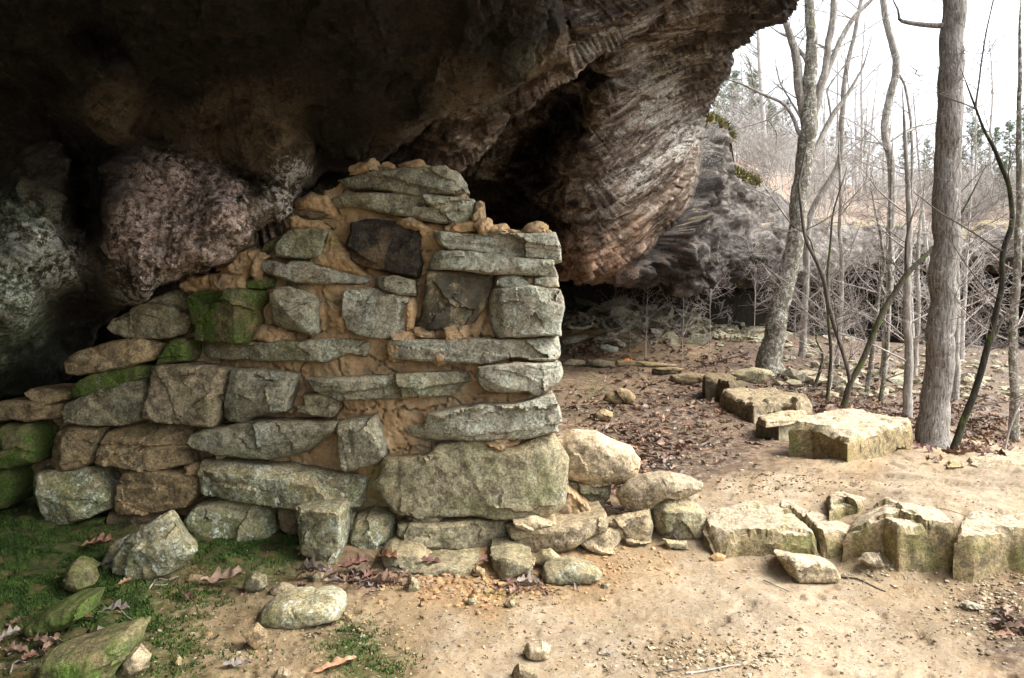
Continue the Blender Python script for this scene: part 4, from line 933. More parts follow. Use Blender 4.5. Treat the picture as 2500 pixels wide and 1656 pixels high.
# lower left
ws('E', [(180, 370), (350, 350), (540, 338), (672, 500), (662, 562), (560, 602), (430, 642), (340, 672), (298, 600), (198, 450)], 'lichen', .11, cuts=[((285, 360), (320, 660), (200, 450), 1.3), ((290, 400), (660, 520), (500, 360), .55)])
ws('E', [(720, 370), (850, 353), (1100, 370), (1172, 380), (1177, 470), (1100, 552), (950, 582), (720, 602), (693, 580), (693, 440)], 'brown', .09, steps=[((700, 440), (1120, 425), (900, 400), .04)])
ws('E', [(685, 930), (700, 830), (760, 740), (880, 660), (1000, 592), (1042, 640), (1100, 740), (1174, 800), (1080, 900), (900, 975), (780, 990)], 'lichen', .11, back=.14, side=-.4, dome=.03, label='triangular stone crusted with white lichen', edge=.03)
ws('E', [(633, 880), (660, 790), (690, 780), (690, 930), (640, 927)], 'lichen', .05)
ws('E', [(633, 615), (800, 603), (960, 610), (880, 662), (740, 752), (698, 742), (638, 680)], 'dark', .02, cuts=[((640, 640), (900, 640), (750, 610), 1.0)])
ws('E', [(298, 330), (330, 200), (343, 110), (430, 93), (602, 110), (582, 180), (562, 290), (480, 332), (388, 347)], 'brown', .09, cuts=[((430, 110), (410, 340), (330, 250), .8), ((340, 130), (600, 150), (450, 100), .8)])
ws('E', [(578, 230), (608, 135), (740, 98), (1060, 98), (1092, 160), (1112, 300), (1100, 322), (900, 352), (750, 332), (598, 302)], 'brown', .11, cuts=[((895, 185), (890, 350), (1050, 250), .5), ((620, 150), (895, 190), (800, 110), 1.1), ((895, 190), (1090, 115), (1000, 100), 1.1)], steps=[((600, 190), (900, 200), (750, 260), .03)], facet=.03)
ws('E', [(-60, 100), (60, 85), (180, 90), (222, 130), (247, 240), (232, 300), (100, 327), (-60, 342)], 'mossy', .09, edge=.04, dome=.03)
ws('E', [(-60, 370), (40, 355), (70, 400), (92, 500), (42, 562), (-60, 570)], 'mossy', .06, edge=.04)
ws('E', [(1098, 330), (1165, 328), (1167, 377), (1100, 372)], 'brown', .07, name='clay_lump') if False else None
ws('A', [(553, 560), (650, 490), (900, 418), (1110, 393), (1222, 440), (1217, 520), (1180, 562), (900, 622), (640, 672), (558, 662)], 'brown', .09, cuts=[((1100, 390), (1150, 570), (1220, 480), .6), ((560, 540), (1110, 430), (800, 430), .6)])
ws('A', [(548, 810), (640, 720), (750, 668), (900, 630), (1060, 600), (1142, 612), (1152, 690), (1000, 732), (800, 802), (600, 852)], 'mossy', .07, cuts=[((1070, 600), (1090, 700), (1150, 650), .5)], label='flat tilted stone with a lime green patch')
ws('A', [(518, 930), (560, 888), (700, 830), (1000, 723), (1122, 700), (1132, 850), (1112, 1012), (1000, 1047), (700, 1052), (558, 1022)], 'olive', .08)
ws('A', [(1118, 1002), (1160, 850), (1208, 610), (1300, 598), (1600, 610), (1775, 640), (1762, 720), (1722, 850), (1692, 1000), (1660, 1062), (1500, 1042), (1300, 1022)], 'tan', .09, facet=.04, steps=[((1270, 660), (1420, 1020), (1180, 950), .015)], cuts=[((1690, 640), (1620, 1060), (1760, 800), .5)])
ws('A', [(1718, 1000), (1738, 880), (1788, 640), (1900, 633), (2080, 650), (2280, 671), (2243, 827), (2207, 936), (2060, 952), (1953, 985), (1880, 1042), (1780, 1032)], 'greygreen', .09, cuts=[((1790, 800), (2240, 900), (2000, 950), .35), ((1850, 640), (1800, 1030), (1740, 900), .5)])
ws('A', [(1208, 600), (1250, 530), (1330, 430), (1380, 408), (1442, 420), (1432, 562), (1350, 572)], 'mossy', .04)
ws('A', [(213, 810), (260, 783), (450, 795), (542, 805), (532, 862), (400, 892), (280, 872)], 'brown', .06)
ws('A', [(-60, 890), (100, 873), (330, 880), (502, 890), (502, 1000), (420, 1012), (250, 1012), (150, 1002), (-60, 1030)], 'brown', .09, cuts=[((340, 880), (345, 1010), (450, 950), .7), ((0, 900), (340, 890), (200, 880), .6)])
ws('E', [(298, 740), (420, 680), (520, 648), (602, 640), (612, 722), (500, 792), (330, 782)], 'mossy', .06)
ws('E', [(1250, 245), (1345, 240), (1330, 262), (1290, 272)], 'tan', .08, M_=48)

# --- clay mortar behind and between the stones: one cracked, lumpy mass
REC = np.array([(600, 1250, .16), (450, 1300, .2), (300, 1200, .2), (60, 1100, .2), (250, 1100, .22), (500, 1000, .2), (640, 1000, .15), (700, 1000, .08), (560, 1060, .14), (720, 1060, .14), (300, 950, .2), (450, 880, .18), (700, 880, .05), (860, 900, .02), (820, 860, .02), (900, 860, .02), (1000, 880, .02), (1150, 900, .04),
                (880, 1000, .03), (960, 1020, .02), (950, 1080, .02), (1050, 1040, .04), (1250, 990, .04), (1350, 990, .08), (1100, 1090, .03), (870, 1120, .10), (880, 1200, .08), (900, 1270, .12), (680, 1310, .2), (820, 1290, .12), (1100, 1270, .08), (1250, 1300, .14), (1000, 1370, .2), (1380, 1230, .16),
                (820, 780, .03), (800, 720, .02), (780, 640, .01), (850, 700, .02), (760, 560, .01), (740, 520, .0), (850, 530, .01), (900, 530, .01), (960, 520, .02), (1020, 560, .02), (950, 600, .06), (900, 620, .06), (1000, 620, .06), (940, 660, .05), (1030, 640, .08), (1035, 700, .10), (1010, 760, .04), (1100, 810, .03), (1200, 820, .05), (1300, 830, .12), (1200, 700, .10), (1210, 760, .12), (940, 830, .03), (650, 730, .05), (640, 780, .06), (560, 740, .1), (500, 780, .16), (1330, 690, .1), (600, 690, .05), (640, 650, .05), (1150, 540, .03), (1000, 500, .06), (900, 430, .05)], float)
MSIL = [(60, 1010), (330, 870), (425, 760), (560, 700), (640, 625), (700, 545), (740, 500), (790, 465), (835, 440), (1110, 430), (1140, 470), (1150, 545), (1215, 560), (1345, 575), (1350, 800), (1352, 1060), (1372, 1200), (1470, 1280), (1400, 1345), (1200, 1380), (1000, 1385), (700, 1375), (420, 1360), (250, 1320), (60, 1260), (0, 1200), (-60, 1200), (-60, 1010)]
def build_mortar():
    us = np.arange(-80, 1500, 3.6); vs = np.arange(380, 1400, 3.6)
    U, W_ = np.meshgrid(us, vs); u, v = U.ravel(), W_.ravel()
    wp = np.stack([u / 40, v / 40, 0 * u], 1)
    j = fbm(wp, 1, 3, 4) * 8
    ins = in_poly(u + j, v + j, MSIL)
    rec = idw(REC[:, :2], REC[:, 2:], np.stack([u, v], 1), 3.0, 12)[:, 0]
    Yb = np.array([YW(k) for k in us]); Yb = np.broadcast_to(Yb, U.shape).ravel()
    x = (u - CU) / F * Yb; z = CZ + (CV - v) / F * Yb
    p3 = np.stack([x, z, 0 * x], 1)
    wx = x + fbm(p3, 7, 4, 1) * .07; wz = z + fbm(p3 + 7, 7, 4, 2) * .06
    f, cid = voro2(wx, wz, 5.2, 3); f2, cid2 = voro2(wx, wz, 17, 9)
    h = -rec - .02 + fbm(p3, 6, 4, 11) * .022 + fbm(p3, 22, 4, 12) * .014 + fbm(p3, 60, 3, 14, .6, True) * .004
    pat = smooth01((fbm(p3, 2.2, 2, 15) + .45) / .4)
    h += (cid - .5) * .016 * pat - .05 * (1 - smooth01(f / .05)) * pat
    h += (cid2 - .5) * .010 - .014 * (1 - smooth01(f2 / .10)) * smooth01((fbm(p3, 3.1, 2, 18) + .15) / .3)
    Y = Yb - h
    loc = np.array(wall.location)
    V = np.stack([x, Y, z], 1) - loc
    ny, nx = len(vs), len(us)
    g = ins.reshape(ny, nx); cell = (g[:-1, :-1] & g[1:, :-1] & g[:-1, 1:] & g[1:, 1:]).ravel()
    i = (np.arange(ny - 1)[:, None] * nx + np.arange(nx - 1)[None]).ravel()
    Q = np.stack([i, i + nx, i + nx + 1, i + 1], 1)[cell]
    E = np.concatenate([Q[:, [0, 1]], Q[:, [1, 2]], Q[:, [2, 3]], Q[:, [3, 0]]])
    k = np.sort(E, 1); kk = k[:, 0].astype(np.int64) * 10000000 + k[:, 1]
    _, inv, cnt = np.unique(kk, return_inverse=True, return_counts=True)
    be = E[cnt[inv] == 1]; bv = np.unique(be); mp = -np.ones(len(V), int); mp[bv] = np.arange(len(bv))
    rv = V[bv].copy(); rv[:, 1] = 4.95 - loc[1]
    cur = len(V) + mp[be]
    Q2 = np.stack([be[:, 1], be[:, 0], cur[:, 0], cur[:, 1]], 1)
    used = np.unique(np.concatenate([Q.ravel(), Q2.ravel()])); 
    Va = np.vstack([V, rv]); mp2 = -np.ones(len(Va), int); mp2[used] = np.arange(len(used))
    me = mesh_np('clay_mortar', Va[used], np.vstack([mp2[Q], mp2[Q2]]), mat=M['clay'])
    link('clay_mortar', me, wall)
build_mortar()

# --- lumps of clay squeezed out on top and in the gaps
def clay(crop, pts, proud=.05, **kw):
    uc = np.mean([a for a, b in px(crop, pts)])
    kw.setdefault('rough', .024); kw.setdefault('edge', .014)
    return face_stone('clay_lump', crop, pts, YW(uc) + kw.pop('dy', 0), kw.pop('mat', 'clay'), front=proud, back=.2, parent=wall, sharp=40, M_=96, jag=.016, dome=.0, chip=.8, grow=0, **kw)
for crop, pts, pr in (
    ('C', [(215, 150), (240, 100), (330, 60), (360, 35), (400, 55), (410, 110), (400, 135), (300, 150)], .02),
    ('C', [(405, 130), (420, 92), (520, 95), (540, 125), (480, 138)], .03),
    ('C', [(590, 125), (610, 80), (700, 70), (780, 80), (850, 100), (900, 100), (900, 112), (750, 120)], .03),
    ('C', [(1015, 590), (1040, 560), (1100, 545), (1180, 535), (1215, 560), (1200, 620), (1120, 640), (1040, 625)], .05),
    ('C', [(1225, 620), (1250, 545), (1300, 525), (1340, 580), (1310, 625), (1250, 640)], .06),
    ('C', [(1310, 625), (1340, 580), (1420, 585), (1475, 620), (1470, 640), (1350, 640)], .06),
    ('C', [(1470, 640), (1500, 615), (1600, 618), (1620, 640), (1550, 648)], .05),
    ('C', [(1600, 600), (1640, 575), (1720, 562), (1765, 580), (1770, 635), (1680, 648), (1610, 635)], .07),
    ('C', [(1765, 640), (1770, 618), (1800, 620), (1810, 638)], .05),
    ('C', [(940, 615), (960, 580), (1020, 590), (1030, 625), (980, 635)], .04),
    ('B', [(150, 1030), (170, 990), (240, 960), (330, 950), (400, 950), (400, 1070), (280, 1085), (200, 1090)], .05),
    ('B', [(380, 960), (470, 930), (560, 940), (690, 960), (705, 1070), (560, 1080), (400, 1080)], .06),
    ('B', [(510, 900), (600, 830), (650, 760), (720, 730), (790, 740), (800, 800), (740, 900), (700, 960), (600, 945)], .05),
    ('B', [(760, 960), (770, 820), (830, 780), (910, 800), (850, 840), (840, 960), (800, 985)], .05),
    ('B', [(1130, 400), (1160, 320), (1270, 270), (1400, 275), (1430, 330), (1440, 440), (1350, 420), (1220, 395)], .03),
    ('B', [(1085, 540), (1090, 470), (1130, 450), (1230, 480), (1330, 500), (1400, 545), (1390, 580), (1250, 560), (1120, 555)], .04),
    ('B', [(1260, 850), (1340, 760), (1390, 640), (1410, 570), (1480, 640), (1560, 760), (1650, 870), (1690, 920), (1660, 945), (1500, 905), (1330, 870)], .03),
    ('D', [(745, 260), (820, 230), (900, 250), (950, 300), (955, 345), (860, 365), (780, 355), (770, 300)], .02),
    ('D', [(585, 290), (650, 265), (740, 260), (765, 330), (740, 370), (640, 370), (600, 340)], .02),
    ('D', [(465, 340), (500, 275), (575, 262), (580, 320), (600, 360), (520, 370), (465, 370)], .02),
    ('D', [(385, 370), (380, 280), (470, 285), (470, 330), (450, 372)], .01),
    ('D', [(960, 330), (960, 290), (1040, 270), (1140, 275), (1145, 330), (1050, 345), (970, 347)], .02),
    ('D', [(900, 200), (910, 140), (960, 112), (1060, 110), (1070, 180), (1060, 240), (950, 255), (910, 235)], .06),
    ('D', [(1210, 235), (1230, 205), (1280, 215), (1275, 255), (1230, 262)], .07),
    ('D', [(30, 370), (60, 300), (30, 250), (100, 262), (180, 270), (180, 320), (90, 320)], -.02),
    ('D', [(185, 300), (200, 270), (360, 275), (375, 340), (350, 375), (200, 325)], -.01),
    ('D', [(800, 560), (820, 520), (1040, 510), (1060, 560), (1090, 620), (1060, 680), (930, 700), (880, 690), (850, 640)], -.01),
    ('D', [(1090, 570), (1090, 540), (1220, 520), (1245, 560), (1200, 580), (1120, 590)], .01),
    ('D', [(1330, 540), (1340, 500), (1450, 480), (1480, 500), (1470, 540), (1390, 555)], .02),
    ('D', [(930, 745), (940, 680), (990, 680), (990, 750)], .03),
    ('D', [(880, 700), (900, 690), (930, 760), (945, 860), (920, 910), (895, 860)], .03),
    ('D', [(1050, 790), (1160, 785), (1150, 860), (1060, 862)], .0),
    ('D', [(1170, 785), (1280, 785), (1260, 820), (1165, 858)], .0),
    ('D', [(1520, 790), (1700, 780), (1750, 760), (1730, 810), (1640, 835), (1560, 810)], .05),
    ('D', [(325, 900), (400, 850), (500, 800), (560, 770), (580, 900), (500, 960), (420, 930), (360, 920)], -.08),
    ('D', [(1300, 1255), (1400, 1250), (1490, 1255), (1480, 1280), (1330, 1285)], .03),
    ('C', [(0, 1220), (130, 1230), (150, 1350), (110, 1420), (40, 1350), (10, 1290)], .03),
    ('C', [(640, 1440), (650, 1170), (700, 1160), (715, 1230), (690, 1400)], .02),
    ('C', [(700, 1420), (850, 1425), (870, 1490), (760, 1500), (690, 1470)], .02),
    ('C', [(900, 1480), (920, 1430), (1020, 1415), (1130, 1380), (1130, 1490), (1020, 1500)], .02),
    ('C', [(580, 560), (600, 510), (680, 500), (780, 560), (820, 600), (760, 640), (740, 610), (640, 590)], .03),
    ('C', [(1600, 1010), (1620, 985), (1690, 985), (1680, 1040), (1650, 1060)], .02),
    ('B', [(745, 1490), (770, 1440), (830, 1380), (940, 1390), (1090, 1440), (1090, 1500), (900, 1515)], .03),
    ('B', [(1320, 1200), (1380, 1190), (1390, 1330), (1360, 1400), (1330, 1390)], .01),
    ('B', [(1400, 1270), (1420, 1200), (1500, 1250), (1540, 1310), (1530, 1380), (1450, 1350)], .03),
    ('E', [(1098, 330), (1165, 328), (1167, 377), (1100, 372)], .06)):
    if crop == 'D' and pr < .04: continue
    clay(crop, pts, pr - (.02 if crop == 'D' else .008))
# ------------------------------------------------------------------ ledge blocks of the rock shelf to the right
def thing(o, label, cat, group=None):
    return tag(o, label, cat, group)
SH = dict(edge=.03, rough=.012, chip=.5)
thing(block('ledge_block', 'G', [(838, 552), (900, 612), (1000, 588), (1120, 598), (1330, 606), (1372, 625), (1352, 585), (1262, 490), (1190, 440), (1000, 448), (880, 470), (835, 520)], .125, -.12, 'shelf', tilt=.14, side=.05, cuts=[((860, 560), (960, 600), (900, 640), .9), ((900, 600), (1340, 600), (1100, 640), 1.2)], **SH),
      'low sandy ledge block with a rounded green lip, next to the small cube stones', 'ledge rock')
thing(block('ledge_block', 'G', [(1192, 440), (1215, 430), (1262, 448), (1330, 490), (1430, 520), (1560, 560), (1632, 610), (1540, 612), (1400, 618), (1368, 580), (1280, 500), (1240, 470), (1195, 478)], .125, -.12, 'shelf', tilt=.17, side=.05, cuts=[((1390, 600), (1620, 600), (1500, 640), 1.3)], **SH),
      'narrow ledge block with a cracked upper edge between two wider ledge blocks', 'ledge rock')
thing(block('ledge_block', 'G', [(1505, 500), (1548, 450), (1620, 488), (1690, 510), (1760, 545), (1900, 540), (2030, 556), (2040, 570), (1960, 565), (1850, 560), (1740, 570), (1690, 590), (1620, 560)] if False else [(1505, 500), (1548, 452), (1700, 430), (1950, 470), (2040, 555), (1900, 545), (1760, 550), (1690, 520)], .265, -.14, 'shelf', tilt=.03, side=.02, M_=180, cuts=[((1700, 515), (1700, 600), (1600, 520), .6)], edge=.02, rough=.013, chip=.5),
      'tallest ledge block, its broken front face green with algae', 'ledge rock')
thing(block('ledge_block', 'G', [(2040, 598), (2130, 608), (2300, 585), (2460, 600), (2620, 610), (2600, 500), (2300, 470), (2080, 500), (2045, 560)], .235, -.14, 'shelf', tilt=.06, side=.02, edge=.04, rough=.012, chip=.5),
      'broad tan ledge block with a smooth face beyond the green broken one', 'ledge rock')
thing(block('ledge_block', 'G', [(1428, 400), (1500, 385), (1620, 420), (1560, 455), (1500, 450), (1432, 470)], .25, .0, 'shelf', side=.05, edge=.02, rough=.01, chip=.5),
      'small notched step of rock lying behind the narrow ledge block', 'ledge rock')
thing(block('rock_slab', 'N', [(1400, 735), (1700, 715), (1850, 665), (2016, 672), (2300, 690), (2300, 900), (2016, 800), (1850, 810), (1600, 830), (1420, 800)], .30, -.1, 'pale', side=.06, edge=.04, rough=.012, chip=.4),
      'pale flat rock slab at the brink of the shelf near the dark leaning tree', 'rock slab')
thing(block('rock_slab', 'N', [(1195, 790), (1240, 778), (1340, 822), (1200, 826)], .30, .2, 'brown', side=.05, edge=.015, lite=True, M_=60),
      'small dark wedge of rock standing up on the pale shelf', 'rock')

# ------------------------------------------------------------------ the row of stones along the path
thing(block('boulder', 'H', [(1530, 1015), (1600, 970), (1700, 945), (1850, 925), (1985, 925), (2130, 960), (2290, 985), (2285, 1010), (2050, 1062), (1890, 1112), (1780, 1060), (1660, 1030)], .42, .12, 'shelf', side=.02, M_=200, edge=.03, rough=.016, chip=.5, facet=.03, tilt=.07),
      'big squared sandstone block with a flat sandy top, beside the path', 'boulder')
rowg = 'stones laid in a row along the path'
def row(o, label): return thing(o, label, 'stone', rowg)
row(block('flat_stone', 'H', [(1320, 965), (1400, 945), (1500, 925), (1620, 927), (1625, 945), (1500, 975), (1370, 990)], .37, .31, 'tan', side=.02, edge=.012, chip=.4), 'thin flat slab lying on a lower stone beside the big squared block')
row(block('stone', 'H', [(1310, 990), (1400, 1005), (1450, 1020), (1590, 985), (1640, 960), (1480, 945), (1340, 960)], .31, .05, 'olive', side=.06, chip=.8), 'stone under the thin flat slab, half in shade')
row(block('stone', 'H', [(1080, 800), (1180, 775), (1290, 772), (1450, 790), (1620, 830), (1660, 870), (1560, 880), (1470, 862), (1290, 880), (1190, 845)], .36, .1, 'tan', side=.03, tilt=.03, M_=180, chip=.8, edge=.03), 'long stone with an orange sandy top, in the middle of the row')
row(block('stone', 'H', [(968, 700), (1040, 690), (1150, 698), (1230, 735), (1130, 745), (1050, 728), (985, 725)], .46, .1, 'dark', side=.03, chip=.8), 'blackened stone with a pale wet top, under the tilted flat stone')
def gface(name, crop, pts, mat, lab, cat, grp=None, front=None, back=None, dv=0, sink=.02, **kw):
    q = px(crop, pts); uu = [a for a, b in q]; vv = [b for a, b in q]
    h0 = hit((min(uu) + max(uu)) / 2, max(vv) + dv); Y = h0[1]
    wdt = (max(uu) - min(uu)) / F * Y; hgt = (max(vv) - min(vv)) / F * Y
    fr = front if front is not None else .32 * min(wdt, hgt * 1.6)
    kw.setdefault('dome', fr * .8); kw.setdefault('edge', min(.02, .15 * hgt)); kw.setdefault('jag', min(.007, .05 * hgt)); kw.setdefault('rough', min(.01, .06 * hgt)); kw.setdefault('M_', 72 if wdt < .2 else 110)
    kw.setdefault('grow', 0.0)
    if wdt < .25: kw.setdefault('lite', True)
    o = face_stone(name, crop, pts, Y + fr * .3, mat, front=fr, back=back if back is not None else .4 * min(wdt, hgt * 2), rdome=1, **kw)
    o.location.z -= sink * hgt
    return thing(o, lab, cat, grp)
gface('stone', 'H', [(1140, 690), (1170, 670), (1290, 650), (1400, 668), (1425, 700), (1350, 750), (1290, 752), (1180, 725)], 'olive', 'tilted flat-bottomed stone perched on the blackened stone below the leaning tree', 'stone', rowg, dv=30)
gface('stone', 'H', [(750, 735), (760, 700), (850, 682), (970, 690), (975, 740), (860, 760), (800, 755)], 'dark', 'dark stone with a bright sandy top, left of the blackened stone', 'stone', rowg)
gface('stone', 'H', [(637, 690), (645, 655), (760, 645), (860, 662), (780, 690), (700, 698)], 'dark', 'low black-faced stone before the start of the log-like slab', 'stone', rowg)
gface('stone', 'O', [(950, 930), (970, 850), (1150, 855), (1400, 870), (1690, 905), (1680, 925), (1400, 925), (1200, 930)], 'brown', 'long log-like slab at the far end of the path with leaves against it', 'stone', rowg)
gface('stone', 'O', [(625, 880), (640, 842), (760, 840), (965, 870), (950, 915), (800, 935), (700, 915)], 'olive', 'pale slab with a pointed dark front beside the log-like slab', 'stone', rowg)
gface('stone', 'O', [(330, 880), (420, 835), (560, 845), (625, 860), (615, 905), (480, 920), (360, 920)], 'tan', 'first stone of the row, close to the end of the tall wall', 'stone', rowg)
gface('boulder', 'H', [(325, 860), (350, 820), (430, 780), (490, 795), (535, 840), (520, 880), (400, 890)], 'brown', 'rounded brown boulder half buried in the mossy ground behind the wall', 'boulder')
gface('stone', 'H', [(255, 970), (270, 940), (330, 915), (385, 940), (375, 985), (290, 990)], 'brown', 'smaller grey-brown stone in the leaf litter before the rounded boulder', 'stone')
gface('stone', 'O', [(762, 735), (775, 670), (870, 672), (995, 705), (990, 760), (920, 770)], 'grey', 'pale lichen-spotted slab on the orange leafy slope below the rubble', 'stone')

# ------------------------------------------------------------------ stones at the end of the wall
gface('boulder', 'G', [(118, 330), (120, 140), (200, 105), (300, 100), (400, 148), (480, 180), (522, 232), (505, 312), (445, 352), (390, 357), (290, 368), (175, 335)], 'pale', 'big pale rounded boulder propped against the right end of the wall', 'boulder', dv=75, front=.12, back=.35, dome=.10, chip=.5, M_=140)
gface('stone', 'G', [(165, 340), (290, 350), (382, 360), (372, 430), (312, 512), (288, 512), (245, 430), (175, 400)], 'olive', 'narrow upright stone holding up the big pale boulder', 'stone', front=.05, back=.25, chip=.8)
gface('stone', 'G', [(408, 420), (470, 360), (560, 320), (660, 298), (760, 325), (822, 348), (810, 382), (740, 412), (600, 442), (560, 477), (480, 497), (438, 470)], 'pale', 'slanting wedge of stone with a beak-like tip on two small blocks', 'stone', dv=50, front=.10, back=.3, chip=.8, M_=130)
gface('clay_lump', 'G', [(468, 335), (490, 318), (542, 315), (553, 350), (482, 368)], 'clod', 'orange clay lump on top of the slanting wedge of stone', 'clay lump', dv=75)
gface('stone', 'G', [(358, 532), (440, 505), (560, 478), (577, 560), (572, 640), (460, 645), (398, 600)], 'tan', 'small tan cube stone with a pale scratch, under the slanting wedge', 'stone', front=.05, back=.2, chip=.5, dome=.02, edge=.015)
gface('stone', 'G', [(578, 470), (640, 440), (720, 418), (800, 468), (832, 490), (827, 600), (760, 612), (620, 618), (583, 560)], 'olive', 'olive cube stone with a shaded left face, beside the tan cube stone', 'stone', front=.07, back=.25, chip=.5, dome=.02, edge=.02, cuts=[((625, 430), (640, 620), (580, 540), 1.1), ((600, 475), (825, 480), (720, 430), 1.0)])
gface('flat_stone', 'G', [(233, 642), (300, 600), (420, 588), (432, 640), (402, 682), (320, 692), (260, 665)], 'tan', 'flat thin stone lying on the sand in front of the tan cube stone', 'stone', front=.02, back=.12, cuts=[((233, 645), (400, 690), (350, 610), .4)])
gface('stone', 'G', [(628, 622), (740, 630), (742, 665), (650, 662)], 'olive', 'low greenish stone half buried under the olive cube stone', 'stone')

# ------------------------------------------------------------------ loose stones in front
gface('stone', 'E', [(1418, 1020), (1430, 985), (1480, 950), (1540, 970), (1564, 1022), (1520, 1060), (1440, 1067)], 'olive', 'rounded olive stone beside the big curled tan oak leaf', 'stone')
gface('flat_stone', 'E', [(1580, 1045), (1600, 1025), (1640, 1008), (1742, 1045), (1700, 1075), (1660, 1093), (1590, 1070)], 'tan', 'flat tan stone with a dark crack, right of the rounded olive stone', 'stone')
gface('boulder', 'F', [(72, 845), (85, 800), (115, 745), (180, 698), (330, 678), (540, 668), (600, 682), (624, 710), (612, 805), (500, 830), (350, 858), (200, 855)], 'lichen', 'long grey-green stone with a rounded top lying on the green ground before the wall', 'boulder', front=.09, back=.2, dome=.08, chip=.35, edge=.04, M_=130)
gface('stone', 'E', [(1408, 1290), (1500, 1243), (1562, 1300), (1552, 1352), (1500, 1390), (1440, 1332)], 'brown', 'reddish brown wedge of stone in front of the long grey-green stone', 'stone', cuts=[((1420, 1290), (1500, 1385), (1410, 1350), .8)], dome=.01)
gface('stone', 'E', [(715, 1530), (750, 1430), (820, 1368), (882, 1430), (862, 1492), (780, 1540)], 'tan', 'pale tan pointed stone leaning on the mossy slab', 'stone', dome=.015, cuts=[((820, 1370), (800, 1530), (720, 1450), .4)])
gface('mossy_slab', 'E', [(285, 1480), (330, 1390), (470, 1350), (600, 1310), (740, 1275), (800, 1300), (790, 1370), (720, 1450), (640, 1568), (330, 1590)], 'mossy', 'large moss-covered slab behind the pale pointed stone', 'rock slab', front=.10, back=.25, cuts=[((300, 1440), (810, 1340), (500, 1300), .7)], chip=.8, dome=.05, M_=120)
gface('mossy_slab', 'E', [(150, 1245), (330, 1138), (450, 1105), (522, 1100), (522, 1180), (400, 1252), (200, 1345)], 'mossy', 'mossy slab with a bare brown corner among dead leaves', 'rock slab', front=.08, back=.25, cuts=[((160, 1280), (520, 1170), (350, 1110), .6)], chip=.8, dome=.04)
gface('stone', 'E', [(405, 910), (455, 868), (540, 918), (564, 1000), (500, 1045), (415, 1022)], 'mossy', 'dark mossy stone with one white lichen spot', 'stone', front=.07, back=.15)
gface('stone', 'F', [(1783, 1045), (1810, 983), (1900, 968), (1962, 1008), (1952, 1067), (1870, 1088), (1800, 1077)], 'pale', 'smooth pale cobble alone on the open sand', 'stone', chip=.15, edge=.03)
gface('stone', 'F', [(1705, 1215), (1725, 1150), (1750, 1108), (1860, 1125), (1874, 1215)], 'tan', 'angular tan stone on the sand in front of the smooth pale cobble', 'stone', cuts=[((1750, 1110), (1765, 1210), (1710, 1180), .9)], dome=.01)
gface('stone', 'F', [(1038, 630), (1045, 560), (1065, 548), (1112, 570), (1117, 622), (1060, 645)], 'olive', 'small upright stone among the red dead leaves', 'stone', dv=-2)
gface('stone', 'F', [(1443, 545), (1455, 500), (1482, 478), (1532, 510), (1535, 558)], 'brown', 'small pointed brown stone at the foot of the wall', 'stone')
gface('stone', 'F', [(618, 772), (650, 760), (692, 780), (682, 832), (640, 815)], 'brown', 'small brown stone touching the end of the long grey-green stone', 'stone')
gface('stone', 'F', [(1655, 735), (1680, 705), (1722, 698), (1742, 732), (1690, 758)], 'tan', 'little pale stone beside a grey leaf on the sand', 'stone')
gface('stone', 'F', [(1405, 730), (1430, 703), (1482, 698), (1474, 742), (1430, 745)], 'greygreen', 'little green-grey stone among the orange crumbs', 'stone')
gface('clay_lump', 'F', [(1440, 690), (1460, 650), (1505, 640), (1500, 700)], 'clod', 'small orange clay block standing among the crumbs', 'clay lump')
gface('stone', 'F', [(160, 1215), (200, 1150), (270, 1168), (284, 1215)], 'tan', 'stone cut by the lower edge of the picture, next to the large orange oak leaf', 'stone')
gface('stone', 'F', [(713, 945), (740, 917), (772, 930), (762, 957)], 'lichen', 'small pale green pebble on the dark green patch', 'pebble')
gface('stone', 'F', [(1895, 530), (1920, 490), (1960, 468), (2100, 448), (2250, 490), (2294, 552), (2200, 585), (2000, 588), (1910, 565)], 'olive', 'smooth loaf-shaped olive stone on the sand at the foot of the wall', 'boulder', chip=.25, edge=.03, front=.08, back=.2)
gface('stone', 'F', [(1828, 440), (1900, 383), (1960, 368), (2032, 430), (2012, 455), (1920, 477), (1850, 465)], 'olive', 'faceted stone wedged above the loaf-shaped stone', 'stone', dv=12)
gface('stone', 'F', [(1698, 515), (1760, 478), (1842, 490), (1844, 548), (1760, 555)], 'olive', 'squat lumpy stone left of the loaf-shaped stone', 'stone')
gface('stone', 'F', [(2275, 640), (2290, 600), (2330, 590), (2345, 620), (2310, 645)], 'tan', 'tiny tan cube of stone on the open sand', 'pebble')
gface('stone', 'F', [(430, 560), (440, 515), (510, 512), (545, 550), (500, 575)], 'olive', 'greenish stone half hidden behind a curled grey leaf', 'stone')
gface('stone', 'M', [(1088, 240), (1130, 218), (1350, 258), (1392, 322), (1370, 355), (1160, 358), (1128, 312)], 'pale', 'wedge-shaped pale stone lying in front of the narrow ledge block', 'stone', front=.08, back=.2, cuts=[((1120, 225), (1165, 355), (1090, 280), 1.4)], dome=.03)
gface('clay_lump', 'M', [(722, 240), (760, 220), (808, 235), (792, 262), (730, 268)], 'clod', 'orange clay lump on the sand before the low ledge block', 'clay lump')
gface('stone', 'M', [(1498, 245), (1540, 215), (1600, 225), (1625, 275), (1580, 288), (1520, 265)], 'pale', 'crumbling pale stone at the foot of the narrow ledge block', 'stone', rough=.015)
gface('stone', 'M', [(1187, 628), (1205, 620), (1222, 632), (1205, 645)], 'brown', 'single dark brown nut-sized pebble on the open sand', 'pebble')
gface('stone', 'E', [(1085, 985), (1120, 960), (1185, 965), (1180, 1005), (1110, 1010)], 'brown', 'small orange-brown stone on the moss under the wall', 'stone')
